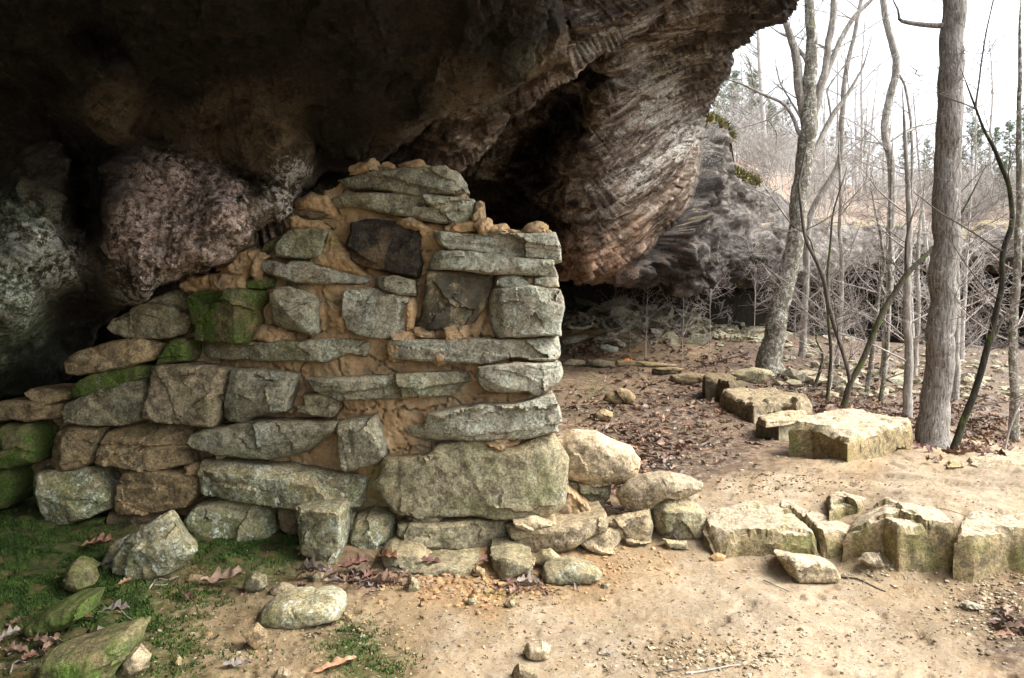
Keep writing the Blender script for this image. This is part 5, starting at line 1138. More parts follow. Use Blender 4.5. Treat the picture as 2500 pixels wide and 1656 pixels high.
gface('stone', 'E', [(1000, 1490), (1030, 1440), (1055, 1465), (1050, 1500)], 'brown', 'little purple-brown pebble on the olive soil', 'pebble')
gface('stone', 'M', [(2040, 490), (2080, 475), (2170, 500), (2150, 520), (2080, 512)], 'grey', 'flat grey stone on the dark soil below the broad ledge block', 'stone')

# ------------------------------------------------------------------ rubble under the far roof
def tiny_rock(rs, r):
    """small angular stone: a squashed, clipped icosahedron (20 triangles)"""
    t = (1 + 5 ** .5) / 2
    v = np.array([(-1, t, 0), (1, t, 0), (-1, -t, 0), (1, -t, 0), (0, -1, t), (0, 1, t), (0, -1, -t), (0, 1, -t), (t, 0, -1), (t, 0, 1), (-t, 0, -1), (-t, 0, 1)], float) / 1.9
    v *= 1 + (rs.rand(12, 1) - .5) * .7
    sc = np.array([.6 + rs.rand() * .9, .5 + rs.rand() * .7, .3 + rs.rand() * .5])
    v = v * sc * r
    a, b = rs.rand() * 6.28, (rs.rand() - .5) * .9
    ca, sa, cb, sb = math.cos(a), math.sin(a), math.cos(b), math.sin(b)
    v = v @ np.array([[1, 0, 0], [0, cb, -sb], [0, sb, cb]]).T @ np.array([[ca, -sa, 0], [sa, ca, 0], [0, 0, 1]]).T
    return v
ICO = np.array([(0, 11, 5), (0, 5, 1), (0, 1, 7), (0, 7, 10), (0, 10, 11), (1, 5, 9), (5, 11, 4), (11, 10, 2), (10, 7, 6), (7, 1, 8), (3, 9, 4), (3, 4, 2), (3, 2, 6), (3, 6, 8), (3, 8, 9), (4, 9, 5), (2, 4, 11), (6, 2, 10), (8, 6, 7), (9, 8, 1)])
def scatter(name, pts, sizes, mat, seed, kind='stuff'):
    rs = np.random.RandomState(seed); V = []; T = []
    for k, ((x, y, z), r) in enumerate(zip(pts, sizes)):
        V.append(tiny_rock(rs, r) + [x, y, z + r * .25]); T.append(ICO + 12 * k)
    o = link(name, mesh_np(name, np.vstack(V), None, np.vstack(T), mat=mat, smooth=False)); o['kind'] = kind
    return o
rs = np.random.RandomState(5)
rub = []
proto = []
for k in range(8):
    V, Q, T = radial([(math.cos(a) * (1 + .35 * math.sin(3 * a + k)) * (1 + .4 * (k % 3)), math.sin(a) * (.5 + .2 * math.cos(2 * a + k))) for a in np.linspace(0, 6.28, 9)[:-1]], ((0, 0, 0), (1, 0, 0), (0, 0, 1), (0, -1, 0)), .35, .6, 900 + k, edge=.15, rough=.08, dome=.12, lite=True, M_=28, jag=.06, chip=4, grow=0)
    proto.append(mesh_np('rubble_stone', V * .5, Q, T, mat=M['rubble'], sharp=30))
n_ = 0
while n_ < 210:
    u_ = 1375 + rs.rand() * 560; v_ = 742 + rs.rand() ** 1.2 * 100 + (u_ - 1400) * .035
    if v_ > 800 + max(0, (u_ - 1500)) * .12 and rs.rand() < .75: continue
    p = hit(u_, v_)
    if not 9 < p[1] < 26: continue
    s_ = (.16 + .5 * rs.rand() ** 2.5) * (1.25 if v_ < 790 else .8)
    o = link('rubble_stone', proto[n_ % 8], None, (p[0], p[1], gzf(p[0], p[1])[0] + .12 * s_))
    o.rotation_euler = ((rs.rand() - .5) * .9, (rs.rand() - .3) * .9, rs.rand() * 6.28); o.scale = (s_, s_ * (.6 + .6 * rs.rand()), s_ * (.5 + .5 * rs.rand()))
    tag(o, 'grey-green angular stone in the rubble slope under the dark far roof', 'stone', 'rubble stones under the far roof')
    n_ += 1
pts = []; sz = []
while len(pts) < 1000:
    u_ = 1370 + rs.rand() * 1130; v_ = 745 + rs.rand() * 230
    p = hit(u_, v_)
    if p[1] > 34: continue
    if u_ < 1900 and v_ > 800 + max(0, u_ - 1500) * .1: continue
    if u_ >= 1850 and rs.rand() < .9: continue
    x, y = p[0], p[1]
    pts.append((x, y, gzf(x, y)[0])); sz.append((.03 + .09 * rs.rand() ** 2) * (1 if u_ < 1900 else 1.6))
scatter('rubble_chips', pts, sz, M['rubble'], 3)
# crumbs of clay and sandstone on the ground
def crumbs(name, spec, mat, seed):
    rs = np.random.RandomState(seed); pts = []; sz = []
    for (u0, v0, su, sv, n, r0, r1) in spec:
        k = 0
        while k < n:
            u_ = u0 + rs.randn() * su; v_ = v0 + rs.randn() * sv
            if not (760 < v_ < 1720): continue
            p = hit(u_, v_); k += 1
            pts.append((p[0], p[1], gzf(p[0], p[1])[0])); sz.append(r0 + (r1 - r0) * rs.rand() ** 3)
    return scatter(name, pts, sz, mat, seed)
crumbs('clay_crumbs', [(1150, 1440, 90, 22, 420, .003, .022), (1300, 1420, 130, 35, 420, .003, .015), (1000, 1420, 80, 25, 180, .003, .016), (1500, 1380, 120, 30, 300, .003, .016), (1410, 1250, 40, 12, 160, .006, .022), (1350, 1340, 50, 12, 60, .004, .014), (1720, 1240, 120, 20, 60, .005, .014), (900, 1540, 200, 60, 120, .003, .012)], M['clod'], 21)
crumbs('sand_grit', [(1500, 1500, 500, 90, 900, .002, .008), (2000, 1550, 350, 80, 500, .002, .008), (1050, 1560, 250, 60, 420, .002, .008), (2150, 1200, 250, 60, 260, .004, .010), (2420, 1470, 70, 40, 420, .004, .014), (2080, 1395, 120, 20, 260, .003, .014), (1700, 1610, 130, 25, 320, .003, .014), (600, 1560, 250, 60, 350, .003, .010), (1650, 1080, 120, 60, 300, .005, .02)], M['pale'], 22)
crumbs('dark_grit', [(1500, 1520, 500, 90, 700, .002, .006), (2200, 1530, 200, 80, 500, .002, .008), (1700, 1600, 130, 25, 360, .003, .012), (2050, 1250, 250, 90, 300, .003, .008), (700, 1560, 300, 60, 600, .003, .008), (1650, 1020, 150, 70, 500, .005, .018), (1900, 1180, 120, 12, 260, .004, .012), (2420, 1500, 60, 50, 300, .004, .012)], M['dark'], 23)

# ------------------------------------------------------------------ dead oak leaves
def leaf_mat(name, c1, c2, c3):
    n = NT(name); p = n.pos(True, obj=False)
    a = n.noise(p, 40, 4, .6); oi = n.n('ShaderNodeObjectInfo').outputs['Random']
    c = n.ramp(a, [(.3, c1), (.5, c2), (.72, c3)])
    c = n.vm('SCALE', c, None, n.math('MULTIPLY_ADD', oi, .5, .75))
    return n.done(c, .7, n.bump(n.noise(p, 160, 3), .4, .003), .3)
M['leaf_tan'] = leaf_mat('dead_leaf_tan', (.15, .095, .06), (.26, .175, .12), (.36, .265, .20))
M['leaf_red'] = leaf_mat('dead_leaf_red', (.075, .035, .026), (.145, .07, .05), (.225, .125, .09))
M['leaf_orange'] = leaf_mat('dead_leaf_orange', (.19, .10, .055), (.31, .175, .10), (.42, .27, .18))
M['leaf_brown'] = leaf_mat('dead_leaf_brown', (.08, .048, .032), (.15, .09, .06), (.24, .16, .12))
M['leaf_grey'] = leaf_mat('dead_leaf_grey', (.11, .085, .07), (.20, .165, .14), (.31, .27, .24))
M['leaf_bright'] = leaf_mat('dead_leaf_bright_orange', (.40, .10, .02), (.55, .18, .03), (.6, .25, .06))
def leaf_geo(L, rs, n=26, curl=.5, lob=4.0):
    t = np.linspace(0, 1, n)
    prof = np.sin(np.pi * np.clip(t * .96 + .02, 0, 1)) ** .7 * (.24 + .06 * t)
    lobes = 1 - .5 * (.5 + .5 * np.cos(2 * np.pi * (lob * t + .15))) ** 1.3 * (t > .08) * (t < .93)
    wl = prof * lobes * (1 + .2 * (rs.rand(n) - .5)); wr = prof * np.roll(lobes, 1) * (1 + .2 * (rs.rand(n) - .5))
    fold = .25 + .6 * rs.rand() * curl; wav = .05 * curl
    ph = rs.rand(4) * 6.28
    mid = np.stack([t, 0 * t, .10 * curl * np.sin(t * 3 + ph[0]) + .16 * curl * (t - .5) ** 2 * (1 if rs.rand() < .6 else -1)], 1)
    out = [mid]
    for sgn, wd in ((1, wl), (-1, wr)):
        for f_ in (.5, 1.0):
            w_ = wd * f_
            z = mid[:, 2] + fold * w_ * (1 if rs.rand() < .85 else -.4) + wav * np.sin(t * 17 + ph[1] + sgn) * f_ + .6 * curl * w_ ** 2 * 3 * (1 if sgn > 0 else .6)
            out.append(np.stack([t + w_ * .35 * (lobes - .3), sgn * w_ * (1 - .3 * fold), z], 1))
    pet = np.array([(-.22, .01, .03), (-.22, -.006, .03), (0, .008, mid[0, 2]), (0, -.008, mid[0, 2])])
    V = np.vstack(out + [pet]) * L
    V[:, 0] -= .5 * L
    i = np.arange(n - 1); Q = []
    for a, b in ((0, 1), (1, 2)): Q.append(np.stack([a * n + i, a * n + i + 1, b * n + i + 1, b * n + i], 1))
    for a, b in ((0, 3), (3, 4)): Q.append(np.stack([a * n + i, b * n + i, b * n + i + 1, a * n + i + 1], 1))
    b = 5 * n
    Q.append(np.array([[b, b + 1, b + 3, b + 2]]))
    return V, np.vstack(Q)
def leaf(crop, c, length_px, ang, mat, label, pitch=0.0, roll=0.0, curl=.6, lift=.012, Y=None):
    (u_, v_), = px(crop, [c])
    if Y is None:
        p = hit(u_, v_); z = gzf(p[0], p[1])[0]
    else:
        p = P(u_, v_, Y); z = p[2]
    L = .75 * length_px / CROP[crop][2] / F * p[1]
    rs_ = np.random.RandomState(int(u_ * 7 + v_))
    V, Q = leaf_geo(L, rs_, curl=curl)
    o = link('oak_leaf', mesh_np('oak_leaf', V, Q, mat=M[mat]), None, (p[0], p[1], z + lift))
    o.rotation_euler = (math.radians(roll * .45), math.radians(pitch), math.radians(ang))
    return tag(o, label, 'leaf', 'dead oak leaves')
leaf('F', (570, 1130), 400, 35, 'leaf_orange', 'large orange oak leaf lying flat by the lower edge of the picture', curl=.35, roll=12)
leaf('F', (690, 530), 270, 20, 'leaf_red', 'dark red oak leaf, first of the pile at the foot of the wall', roll=40, curl=.7, lift=.05)
leaf('F', (900, 500), 260, -30, 'leaf_orange', 'brown-orange oak leaf in the middle of the pile at the foot of the wall', roll=35, curl=.8, lift=.06)
leaf('F', (1170, 505), 230, 15, 'leaf_red', 'red oak leaf with raised lobes lying on the green foundation stone', roll=30, curl=.6, lift=.04)
leaf('F', (1545, 495), 170, 40, 'leaf_red', 'curled dark red leaf beside the small pointed brown stone', roll=30, curl=1.2, lift=.04)
leaf('F', (410, 570), 260, -15, 'leaf_grey', 'curled grey-pink leaf right of the flat tan stone', roll=30, curl=1.3, lift=.03)
leaf('F', (880, 610), 260, 10, 'leaf_brown', 'dark brown curled leaf before the red leaf pile', roll=-20, curl=1.1, lift=.03)
leaf('F', (790, 575), 180, 60, 'leaf_red', 'crumpled maroon leaf tucked under the brown-orange one', roll=20, curl=1.2, lift=.03)
leaf('F', (1810, 610), 220, 20, 'leaf_grey', 'shrivelled grey leaf on the sand below the loaf-shaped stone', roll=20, curl=1.3, lift=.02)
leaf('F', (1720, 660), 170, 70, 'leaf_brown', 'shrivelled brown leaf beside the little pale stone', roll=10, curl=1.2, lift=.02)
leaf('F', (2330, 1040), 90, 15, 'leaf_grey', 'tiny pale leaf alone on the bright sand', curl=.5)
leaf('E', (570, 835), 230, 10, 'leaf_orange', 'rust-brown leaf beside the triangular lichen stone', roll=35, curl=.8, lift=.05)
leaf('E', (1300, 1040), 330, 15, 'leaf_tan', 'big curled tan oak leaf on the moss in front of the wall', roll=35, curl=1.0, lift=.05)
leaf('E', (1090, 1110), 150, -30, 'leaf_brown', 'dark curled leaf left of the big tan oak leaf', roll=20, curl=1.2, lift=.02)
leaf('E', (725, 1070), 120, 70, 'leaf_orange', 'small rust leaf standing upright in the moss', roll=60, curl=.6, lift=.05)
leaf('E', (1370, 1510), 200, 10, 'leaf_grey', 'pale pink-grey leaf on the olive soil', roll=15, curl=.9, lift=.02)
leaf('E', (670, 1265), 210, 10, 'leaf_grey', 'pale curled leaf lying along the top of the large moss-covered slab', roll=25, curl=1.1, lift=.06)
leaf('E', (50, 1390), 170, 60, 'leaf_grey', 'pale brown leaf at the left edge of the picture', roll=40, curl=1, lift=.05)
leaf('E', (310, 1350), 190, 30, 'leaf_red', 'reddish leaf on the moss behind the large moss-covered slab', roll=30, curl=.9, lift=.05)
leaf('E', (215, 1410), 210, -20, 'leaf_brown', 'dark brown leaf under the reddish one', roll=20, curl=1, lift=.03)
leaf('E', (90, 1470), 200, 10, 'leaf_brown', 'dark wrinkled leaf in the corner beside pale twigs', roll=20, curl=1, lift=.03)
leaf('E', (630, 935), 130, 10, 'leaf_grey', 'small violet-grey leaf below the rust-brown leaf', roll=20, curl=1, lift=.03)
leaf('E', (505, 1240), 90, 20, 'leaf_red', 'small maroon leaf between the two mossy slabs', roll=20, curl=.6, lift=.03)
leaf('E', (170, 1480), 150, 80, 'leaf_red', 'narrow maroon leaf next to the dark wrinkled leaf', roll=20, curl=.8, lift=.03)
leaf('G', (215, 465), 110, 70, 'leaf_tan', 'brown oak leaf standing on its stalk under the big pale boulder', roll=70, curl=.4, lift=.03)
leaf('G', (375, 450), 100, 40, 'leaf_red', 'reddish leaf caught behind the narrow upright stone', roll=50, curl=.6, lift=.06)
leaf('G', (670, 635), 110, -40, 'leaf_grey', 'grey curled leaf under the olive cube stone', roll=20, curl=1.2, lift=.02)
leaf('H', (485, 640), 110, 30, 'leaf_bright', 'bright orange leaf in front of the log-like slab', roll=30, curl=.6, lift=.06)
leaf('H', (1490, 885), 60, 60, 'leaf_red', 'small maroon leaf standing on the orange-topped long stone', roll=60, curl=.6, lift=.25)
leaf('N', (800, 655), 90, 10, 'leaf_grey', 'white-grey leaf on the shelf beside the big squared block', roll=5, curl=.5, lift=.02)
leaf('M', (180, 745), 80, 15, 'leaf_grey', 'small whitish leaf flat on the trodden sand', roll=5, curl=.4)
leaf('G', (1570, 337), 45, 10, 'leaf_orange', 'tiny orange leaf on the bare pale shelf', roll=5, curl=.5)
def litter(name, spec, mats, seed):
    rs = np.random.RandomState(seed); by = {m: ([], [], 0) for m in mats}
    acc = {m: [[], [], 0] for m in mats}
    for (u0, v0, su, sv, n, l0, l1) in spec:
        k = 0
        while k < n:
            u_ = u0 + rs.randn() * su; v_ = v0 + rs.randn() * sv
            if not (765 < v_ < 1700): continue
            p = hit(u_, v_); k += 1
            if p[1] > 45: continue
            L = l0 + (l1 - l0) * rs.rand()
            V, Q = leaf_geo(L, rs, n=8, curl=1.1, lob=2.4)
            e = Matrix.Rotation(rs.rand() * 6.28, 3, 'Z') @ Matrix.Rotation((rs.rand() - .5) * 1.2, 3, 'X') @ Matrix.Rotation((rs.rand() - .5) * .7, 3, 'Y')
            V = V @ np.array(e).T + [p[0], p[1], gzf(p[0], p[1])[0] + .18 * L]
            a = acc[mats[rs.randint(len(mats))]]
            a[0].append(V); a[1].append(Q + a[2]); a[2] += len(V)
    for m, a in acc.items():
        if a[0]:
            o = link(name, mesh_np(name, np.vstack(a[0]), np.vstack(a[1]), mat=M[m])); o['kind'] = 'stuff'
litter('leaf_litter', [(1580, 1010, 110, 60, 260, .06, .12), (1560, 1110, 60, 45, 170, .06, .11), (1480, 980, 70, 50, 140, .06, .12), (1620, 920, 80, 20, 90, .06, .12), (1690, 960, 40, 25, 90, .06, .12), (1720, 1080, 60, 40, 60, .05, .1), (1440, 855, 50, 16, 200, .07, .12), (1600, 850, 110, 25, 160, .08, .13), (1760, 880, 60, 20, 120, .08, .13),
                       (1950, 950, 60, 35, 260, .08, .14), (2080, 990, 70, 30, 260, .08, .14), (2200, 1040, 60, 25, 160, .08, .14), (2400, 1060, 60, 30, 260, .08, .14), (2380, 960, 90, 60, 300, .09, .16), (2150, 930, 120, 40, 260, .09, .16), (2470, 1530, 25, 25, 30, .04, .09), (2000, 1500, 350, 90, 60, .012, .03), (1500, 1560, 350, 60, 60, .012, .03), (2150, 1200, 200, 50, 40, .012, .03), (700, 1500, 250, 70, 70, .015, .035), (930, 1415, 75, 14, 60, .04, .09), (800, 1410, 50, 12, 16, .04, .08), (1250, 1440, 60, 14, 22, .03, .07), (120, 1590, 80, 30, 14, .06, .1)],
       ['leaf_tan', 'leaf_brown', 'leaf_grey', 'leaf_orange', 'leaf_red'], 31)

# ------------------------------------------------------------------ moss: fine upright tufts on the damp ground
def moss():
    rs = np.random.RandomState(77); P0 = []
    for (u0, v0, su, sv, n) in ((60, 1330, 120, 50, 9000), (110, 1440, 110, 40, 6000), (280, 1500, 90, 40, 4500), (500, 1345, 90, 22, 2500), (640, 1335, 70, 18, 2200), (330, 1600, 130, 30, 2500), (480, 1450, 70, 20, 900), (250, 1400, 60, 30, 2000), (850, 1560, 50, 25, 500), (930, 1630, 50, 20, 400), (1440, 960, 40, 30, 500)):
        u_ = u0 + rs.randn(n) * su; v_ = np.clip(v0 + rs.randn(n) * sv, 1250 if v0 > 1200 else 900, 1690)
        Y = (CZ - .03) * F / (v_ - CV)
        for _ in range(4):
            x = (u_ - CU) / F * Y; Y = (CZ - gzf(x, Y)) * F / (v_ - CV)
        x = (u_ - CU) / F * Y
        P0.append(np.stack([x, Y, gzf(x, Y)], 1))
    p = np.vstack(P0)
    keep = fbm(p * [1, 1, 0], 7, 3, 6) > -.12
    p = p[keep]; n = len(p)
    h = (.006 + .014 * rs.rand(n)) ; a = rs.rand(n) * 6.28; wv = .003 + .004 * rs.rand(n)
    dx, dy = np.cos(a) * wv, np.sin(a) * wv; ln = (rs.rand(n, 2) - .5) * .02
    V = np.empty((n, 3, 3))
    V[:, 0] = p + np.stack([dx, dy, -.002 + 0 * dx], 1); V[:, 1] = p - np.stack([dx, dy, .002 + 0 * dx], 1); V[:, 2] = p + np.stack([ln[:, 0], ln[:, 1], h], 1)
    m = NT('moss_green'); q = m.pos(False)
    c = m.ramp(m.noise(q, 16, 5, .7), [(.3, (.014, .03, .006)), (.5, (.035, .07, .012)), (.65, (.075, .125, .022)), (.8, (.14, .13, .045))])
    c = m.vm('SCALE', c, None, m.math('MULTIPLY_ADD', m.noise(q, 190, 2), 1.2, .4))
    o = link('moss', mesh_np('moss', V.reshape(-1, 3), None, np.arange(3 * n).reshape(n, 3), mat=m.done(c, .9), smooth=False)); o['kind'] = 'stuff'
moss()
# ------------------------------------------------------------------ trees
def bark_mat(name, c1, c2, c3, lich=.3, moss=.0, ridge=True, sc=1.0, lc=(.40, .42, .36)):
    n = NT(name); p = n.pos(True)
    ps = n.vm('MULTIPLY', p, (1, 1, .14))
    r = n.noise(ps, 34 * sc, 5, .7, .2); f = n.noise(p, 60, 5, .7)
    c = n.ramp(r, [(.33, c1), (.5, c2), (.66, c3)])
    l = n.math('MULTIPLY', n.step(n.noise(p, 14, 6, .75, .6), .70 - .3 * lich, .76 - .3 * lich), n.step(f, .40, .52))
    c = n.mix(n.math('MULTIPLY', l, .85), c, lc)
    if moss: c = n.mix(n.math('MULTIPLY', n.step(n.noise(p, 5, 4, .6), .62 - .35 * moss, .75 - .35 * moss), .85), c, (.07, .10, .02))
    b = n.bump(r, .7, .02); b = n.bump(f, .5, .006, b)
    return n.done(c, .9, b, .2)
M['bark_grey'] = bark_mat('bark_grey', (.05, .043, .038), (.21, .19, .168), (.34, .32, .29), .45, sc=1.5, lc=(.46, .46, .42))
M['bark_lichen'] = bark_mat('bark_lichen', (.06, .052, .04), (.15, .13, .10), (.25, .225, .185), .62, .15, lc=(.58, .60, .53))
M['bark_pale'] = bark_mat('bark_pale', (.13, .115, .095), (.29, .265, .23), (.43, .40, .36), .5, lc=(.56, .57, .52))
M['bark_moss'] = bark_mat('bark_moss', (.03, .026, .018), (.07, .06, .042), (.14, .125, .09), .15, .38)
M['bark_dark'] = bark_mat('bark_dark', (.014, .012, .010), (.03, .027, .02), (.06, .052, .038), .05, .25)
M['twig'] = bark_mat('twig_pale', (.24, .20, .175), (.38, .335, .30), (.50, .46, .42), .2)
M['twig_dark'] = bark_mat('twig_dark', (.06, .048, .04), (.11, .09, .075), (.18, .15, .13), .1)
M['far_bark'] = bark_mat('far_bark', (.33, .30, .275), (.45, .42, .39), (.55, .52, .49), .3)

class Tubes:
    def __init__(self): self.V = []; self.Q = []; self.n = 0
    def add(self, pts, rad, ns=5, ridge=0.0, seed=0, flare=0.0):
        pts = np.asarray(pts, float); rad = np.asarray(rad, float)
        t = np.gradient(pts, axis=0); t /= np.linalg.norm(t, axis=1, keepdims=True) + 1e-9
        ref = np.array([0, 1, 0.01]) if abs(t[0][1]) < .9 else np.array([1, 0, 0.01])
        a = np.cross(t, ref); a /= np.linalg.norm(a, axis=1, keepdims=True) + 1e-9
        b = np.cross(t, a)
        th = np.arange(ns) / ns * 2 * np.pi
        R = rad[:, None] * np.ones(ns)
        if ridge:
            L = np.concatenate([[0], np.cumsum(np.linalg.norm(np.diff(pts, axis=0), axis=1))])
            q = np.stack([np.cos(th)[None] * 1.0 + 0 * L[:, None], np.sin(th)[None] + 0 * L[:, None], 0 * R + L[:, None] * (.25 if ns > 40 else .8)], 2).reshape(-1, 3)
            R = R * (1 + ridge * fbm(q, 7.5 if ns > 40 else 4.2, 3, seed, .6, True).reshape(R.shape) + ridge * (.5 if ns > 40 else .7) * fbm(q, 1.0, 2, seed + 5).reshape(R.shape))
        V = pts[:, None] + R[..., None] * (np.cos(th)[None, :, None] * a[:, None] + np.sin(th)[None, :, None] * b[:, None])
        m = len(pts)
        i = (np.arange(m - 1)[:, None] * ns + np.arange(ns)[None]); j = (np.arange(m - 1)[:, None] * ns + (np.arange(ns)[None] + 1) % ns)
        Q = np.stack([i, j, j + ns, i + ns], 2).reshape(-1, 4)
        self.V.append(V.reshape(-1, 3)); self.Q.append(Q + self.n); self.n += m * ns
    def mesh(self, name, mat, off=(0, 0, 0)):
        return mesh_np(name, np.vstack(self.V) - np.asarray(off), np.vstack(self.Q), mat=mat)

def wander(p0, d, L, n, rs, wig=.25, up=.15, droop=0.0):
    pts = [np.array(p0, float)]; d = np.array(d, float) / np.linalg.norm(d)
    for k in range(n):
        d = d + (rs.rand(3) - .5) * wig + np.array([0, 0, up - droop * k / n]) * .3
        d /= np.linalg.norm(d); pts.append(pts[-1] + d * L / n)
    return np.array(pts)
def grow(T, p0, d, L, r, lev, rs, dens=1.0, up=.15, wig=.3, rmin=.0018):
    n = max(3, int(4 + lev)); pts = wander(p0, d, L, n, rs, wig, up)
    rad = np.linspace(r, max(rmin, r * .35), n + 1)
    T.add(pts, rad, 3 if lev <= 1 else (4 if lev == 2 else 5))
    if lev <= 0: return
    k = max(2, int(dens * (3 + 2.2 * lev)))
    for q in range(k):
        f = .2 + .78 * rs.rand(); i = min(n - 1, int(f * n)); p = pts[i] + (pts[i + 1] - pts[i]) * (f * n - i)
        t = pts[i + 1] - pts[i]; t /= np.linalg.norm(t)
        s = rs.randn(3); s -= s @ t * t; s /= np.linalg.norm(s) + 1e-9
        grow(T, p, t * (.45 + .5 * rs.rand()) + s * .85, L * (.35 + .35 * rs.rand()) * (1.1 - .5 * f), max(rmin, rad[i] * (.45 + .2 * rs.rand())), lev - 1, rs, dens, up, wig, rmin)
def smooth_line(pts, n):
    pts = np.asarray(pts, float); d = np.concatenate([[0], np.cumsum(np.linalg.norm(np.diff(pts, axis=0), axis=1))])
    t = np.linspace(0, d[-1], n)
    q = np.stack([np.interp(t, d, pts[:, k]) for k in range(pts.shape[1])], 1)
    for _ in range(max(1, n // 16)): q[1:-1] = .5 * q[1:-1] + .25 * (q[2:] + q[:-2])
    return q
def near_tree(name, label, stems, Y, mat, twig='twig', twigs=16, tl=1.2, lev=2, seed=0, ns=12, ridge=.06, group=None, dens=1.0, extra=()):
    """stems: [(crop, [(u, v, width)...])...], first is the trunk from its foot up; twigs grow off all of them"""
    rs_ = np.random.RandomState(seed); T = Tubes(); B0 = Tubes(); base = None; limbs = []
    for k, (crop, pl) in enumerate(stems):
        q = []; B = B0
        if k: B = Tubes(); limbs.append(B)
        for it in pl:
            (uu, vv), = px(crop, [it[:2]]); w_ = it[2] / CROP[crop][2]; dy = it[3] if len(it) > 3 else 0
            p = P(uu, vv, Y + dy); q.append([*p, w_ / F * (Y + dy) / 2])
        if px(crop, [pl[-1][:2]])[0][1] > -60:
            e_ = np.array(q[-1]); d_ = e_[:3] - np.array(q[-2][:3])
            q.append([*(e_[:3] + d_ * max(.8, .9 / max(.05, np.linalg.norm(d_)) * min(1, e_[3] / .03))), .0025])
        if k == 0:
            base = np.array(q[0][:3]); g = gzf(base[0], base[1])[0]
            q = [[q[0][0], q[0][1], min(g, base[2]) - .15, q[0][3] * 1.55], [*q[0][:3], q[0][3] * 1.16]] + q[1:]
            base = np.array([base[0], base[1], g])
        q = np.array(q); L = np.linalg.norm(np.diff(q[:, :3], axis=0), axis=1).sum()
        n = int(np.clip(L / .06, 14, 120)); s = smooth_line(q, n)
        s[1:-1, :3] += np.stack([fbm(s[1:-1, :3] + 9 * k, 1.7, 3, seed + j) for j in (1, 2, 3)], 1) * s[1:-1, 3:4] * .6
        (T if k == 0 else B).add(s[:, :3], s[:, 3], ns if s[0, 3] > .03 else 6, ridge, seed + k)
        for _ in range(int(twigs * (.65 if k else .5))):
            i = int((.12 + .86 * rs_.rand()) * (n - 1)); a = rs_.rand() * 6.28
            grow(B, s[i, :3], (math.cos(a), math.sin(a) * .8, .25 + .5 * rs_.rand()), tl * (.5 + .8 * rs_.rand()), max(.003, min(.014, s[i, 3] * .4)), lev, rs_, dens)
    e = empty(name, base); tag(e, label, 'tree', group)
    link('trunk', T.mesh('trunk', M[mat], base), e)
    if B0.V: link('crown', B0.mesh('crown', M[twig], base), e)
    for B in limbs: link('limb', B.mesh('limb', M[twig], base), e)
    return e
near_tree('tree', 'thick straight grey trunk with furrowed bark and one short stub branch', [('J', [(1395, 1452, 172), (1420, 1200, 160), (1450, 800, 162), (1462, 500, 160), (1466, 200, 158)]) if False else
          ('S', [(2278, 1103, 68), (2288, 1000, 62), (2298, 830, 60), (2306, 739, 60), (2312, 560, 59), (2318, 380, 56), (2324, 200, 53), (2331, 60, 50), (2333, -100, 48), (2340, -500, 46), (2350, -1000, 34)]),
          ('I', [(1570, 165, 34), (1480, 162, 30), (1400, 155, 28), (1320, 140, 24), (1285, 128, 20), (1300, 90, 12), (1295, 65, 10), (1262, 20, 9), (1240, -40, 7)])], 9.0, 'bark_grey', 'bark_grey', twigs=3, seed=11, ns=96, ridge=.035, lev=2, tl=.8)
near_tree('tree', 'leaning lichen-spotted tree that splits into many pale stems at the edge of the roof', [
          ('S', [(1870, 902, 50), (1890, 830, 46), (1918, 700, 42), (1936, 600, 38), (1945, 530, 37), (1958, 430, 36), (1972, 330, 38), (1974, 270, 36), (1976, 180, 30), (1982, 95, 24), (1972, 0, 20), (1968, -200, 14), (1975, -500, 8)]),
          ('I', [(700, 800, 50), (672, 650, 55), (650, 450, 52), (620, 300, 46), (590, 200, 40), (565, 120, 34), (545, -60, 30), (520, -300, 20)]),
          ('I', [(740, 760, 50), (790, 560, 48), (830, 400, 42), (860, 200, 40), (875, 50, 40), (880, -150, 30)]),
          ('I', [(735, 1000, 34), (790, 900, 32), (860, 745, 30), (900, 690, 28), (960, 610, 22), (1020, 510, 16), (1070, 420, 12), (1105, 290, 6)]),
          ('I', [(770, 620, 40), (850, 420, 34), (930, 240, 30), (1010, 100, 26), (1130, -10, 20), (1200, -120, 12)]),
          ('I', [(720, 460, 34), (700, 380, 26), (640, 300, 22), (600, 240, 18), (540, 220, 10), (465, 165, 6)]),
          ('I', [(860, 745, 14), (845, 640, 12), (828, 580, 12), (880, 500, 10), (990, 370, 8), (1080, 350, 5)]),
          ('I', [(660, 860, 26), (620, 740, 22), (560, 660, 20), (420, 600, 16), (300, 540, 12), (205, 510, 9)]),
          ('I', [(670, 760, 16), (600, 640, 12), (540, 540, 10), (510, 440, 8), (505, 380, 5)]),
          ('I', [(570, 690, 14), (500, 730, 12), (460, 765, 10), (380, 790, 8), (230, 835, 5)]), ('I', [(460, 765, 9), (490, 810, 8), (515, 850, 7), (510, 905, 4)]),
          ('I', [(370, 570, 9), (355, 470, 8), (340, 390, 6), (290, 310, 4)])], 13.2, 'bark_lichen', 'bark_pale', twigs=4, tl=1.3, seed=21, ns=20, ridge=.06, dens=.8)
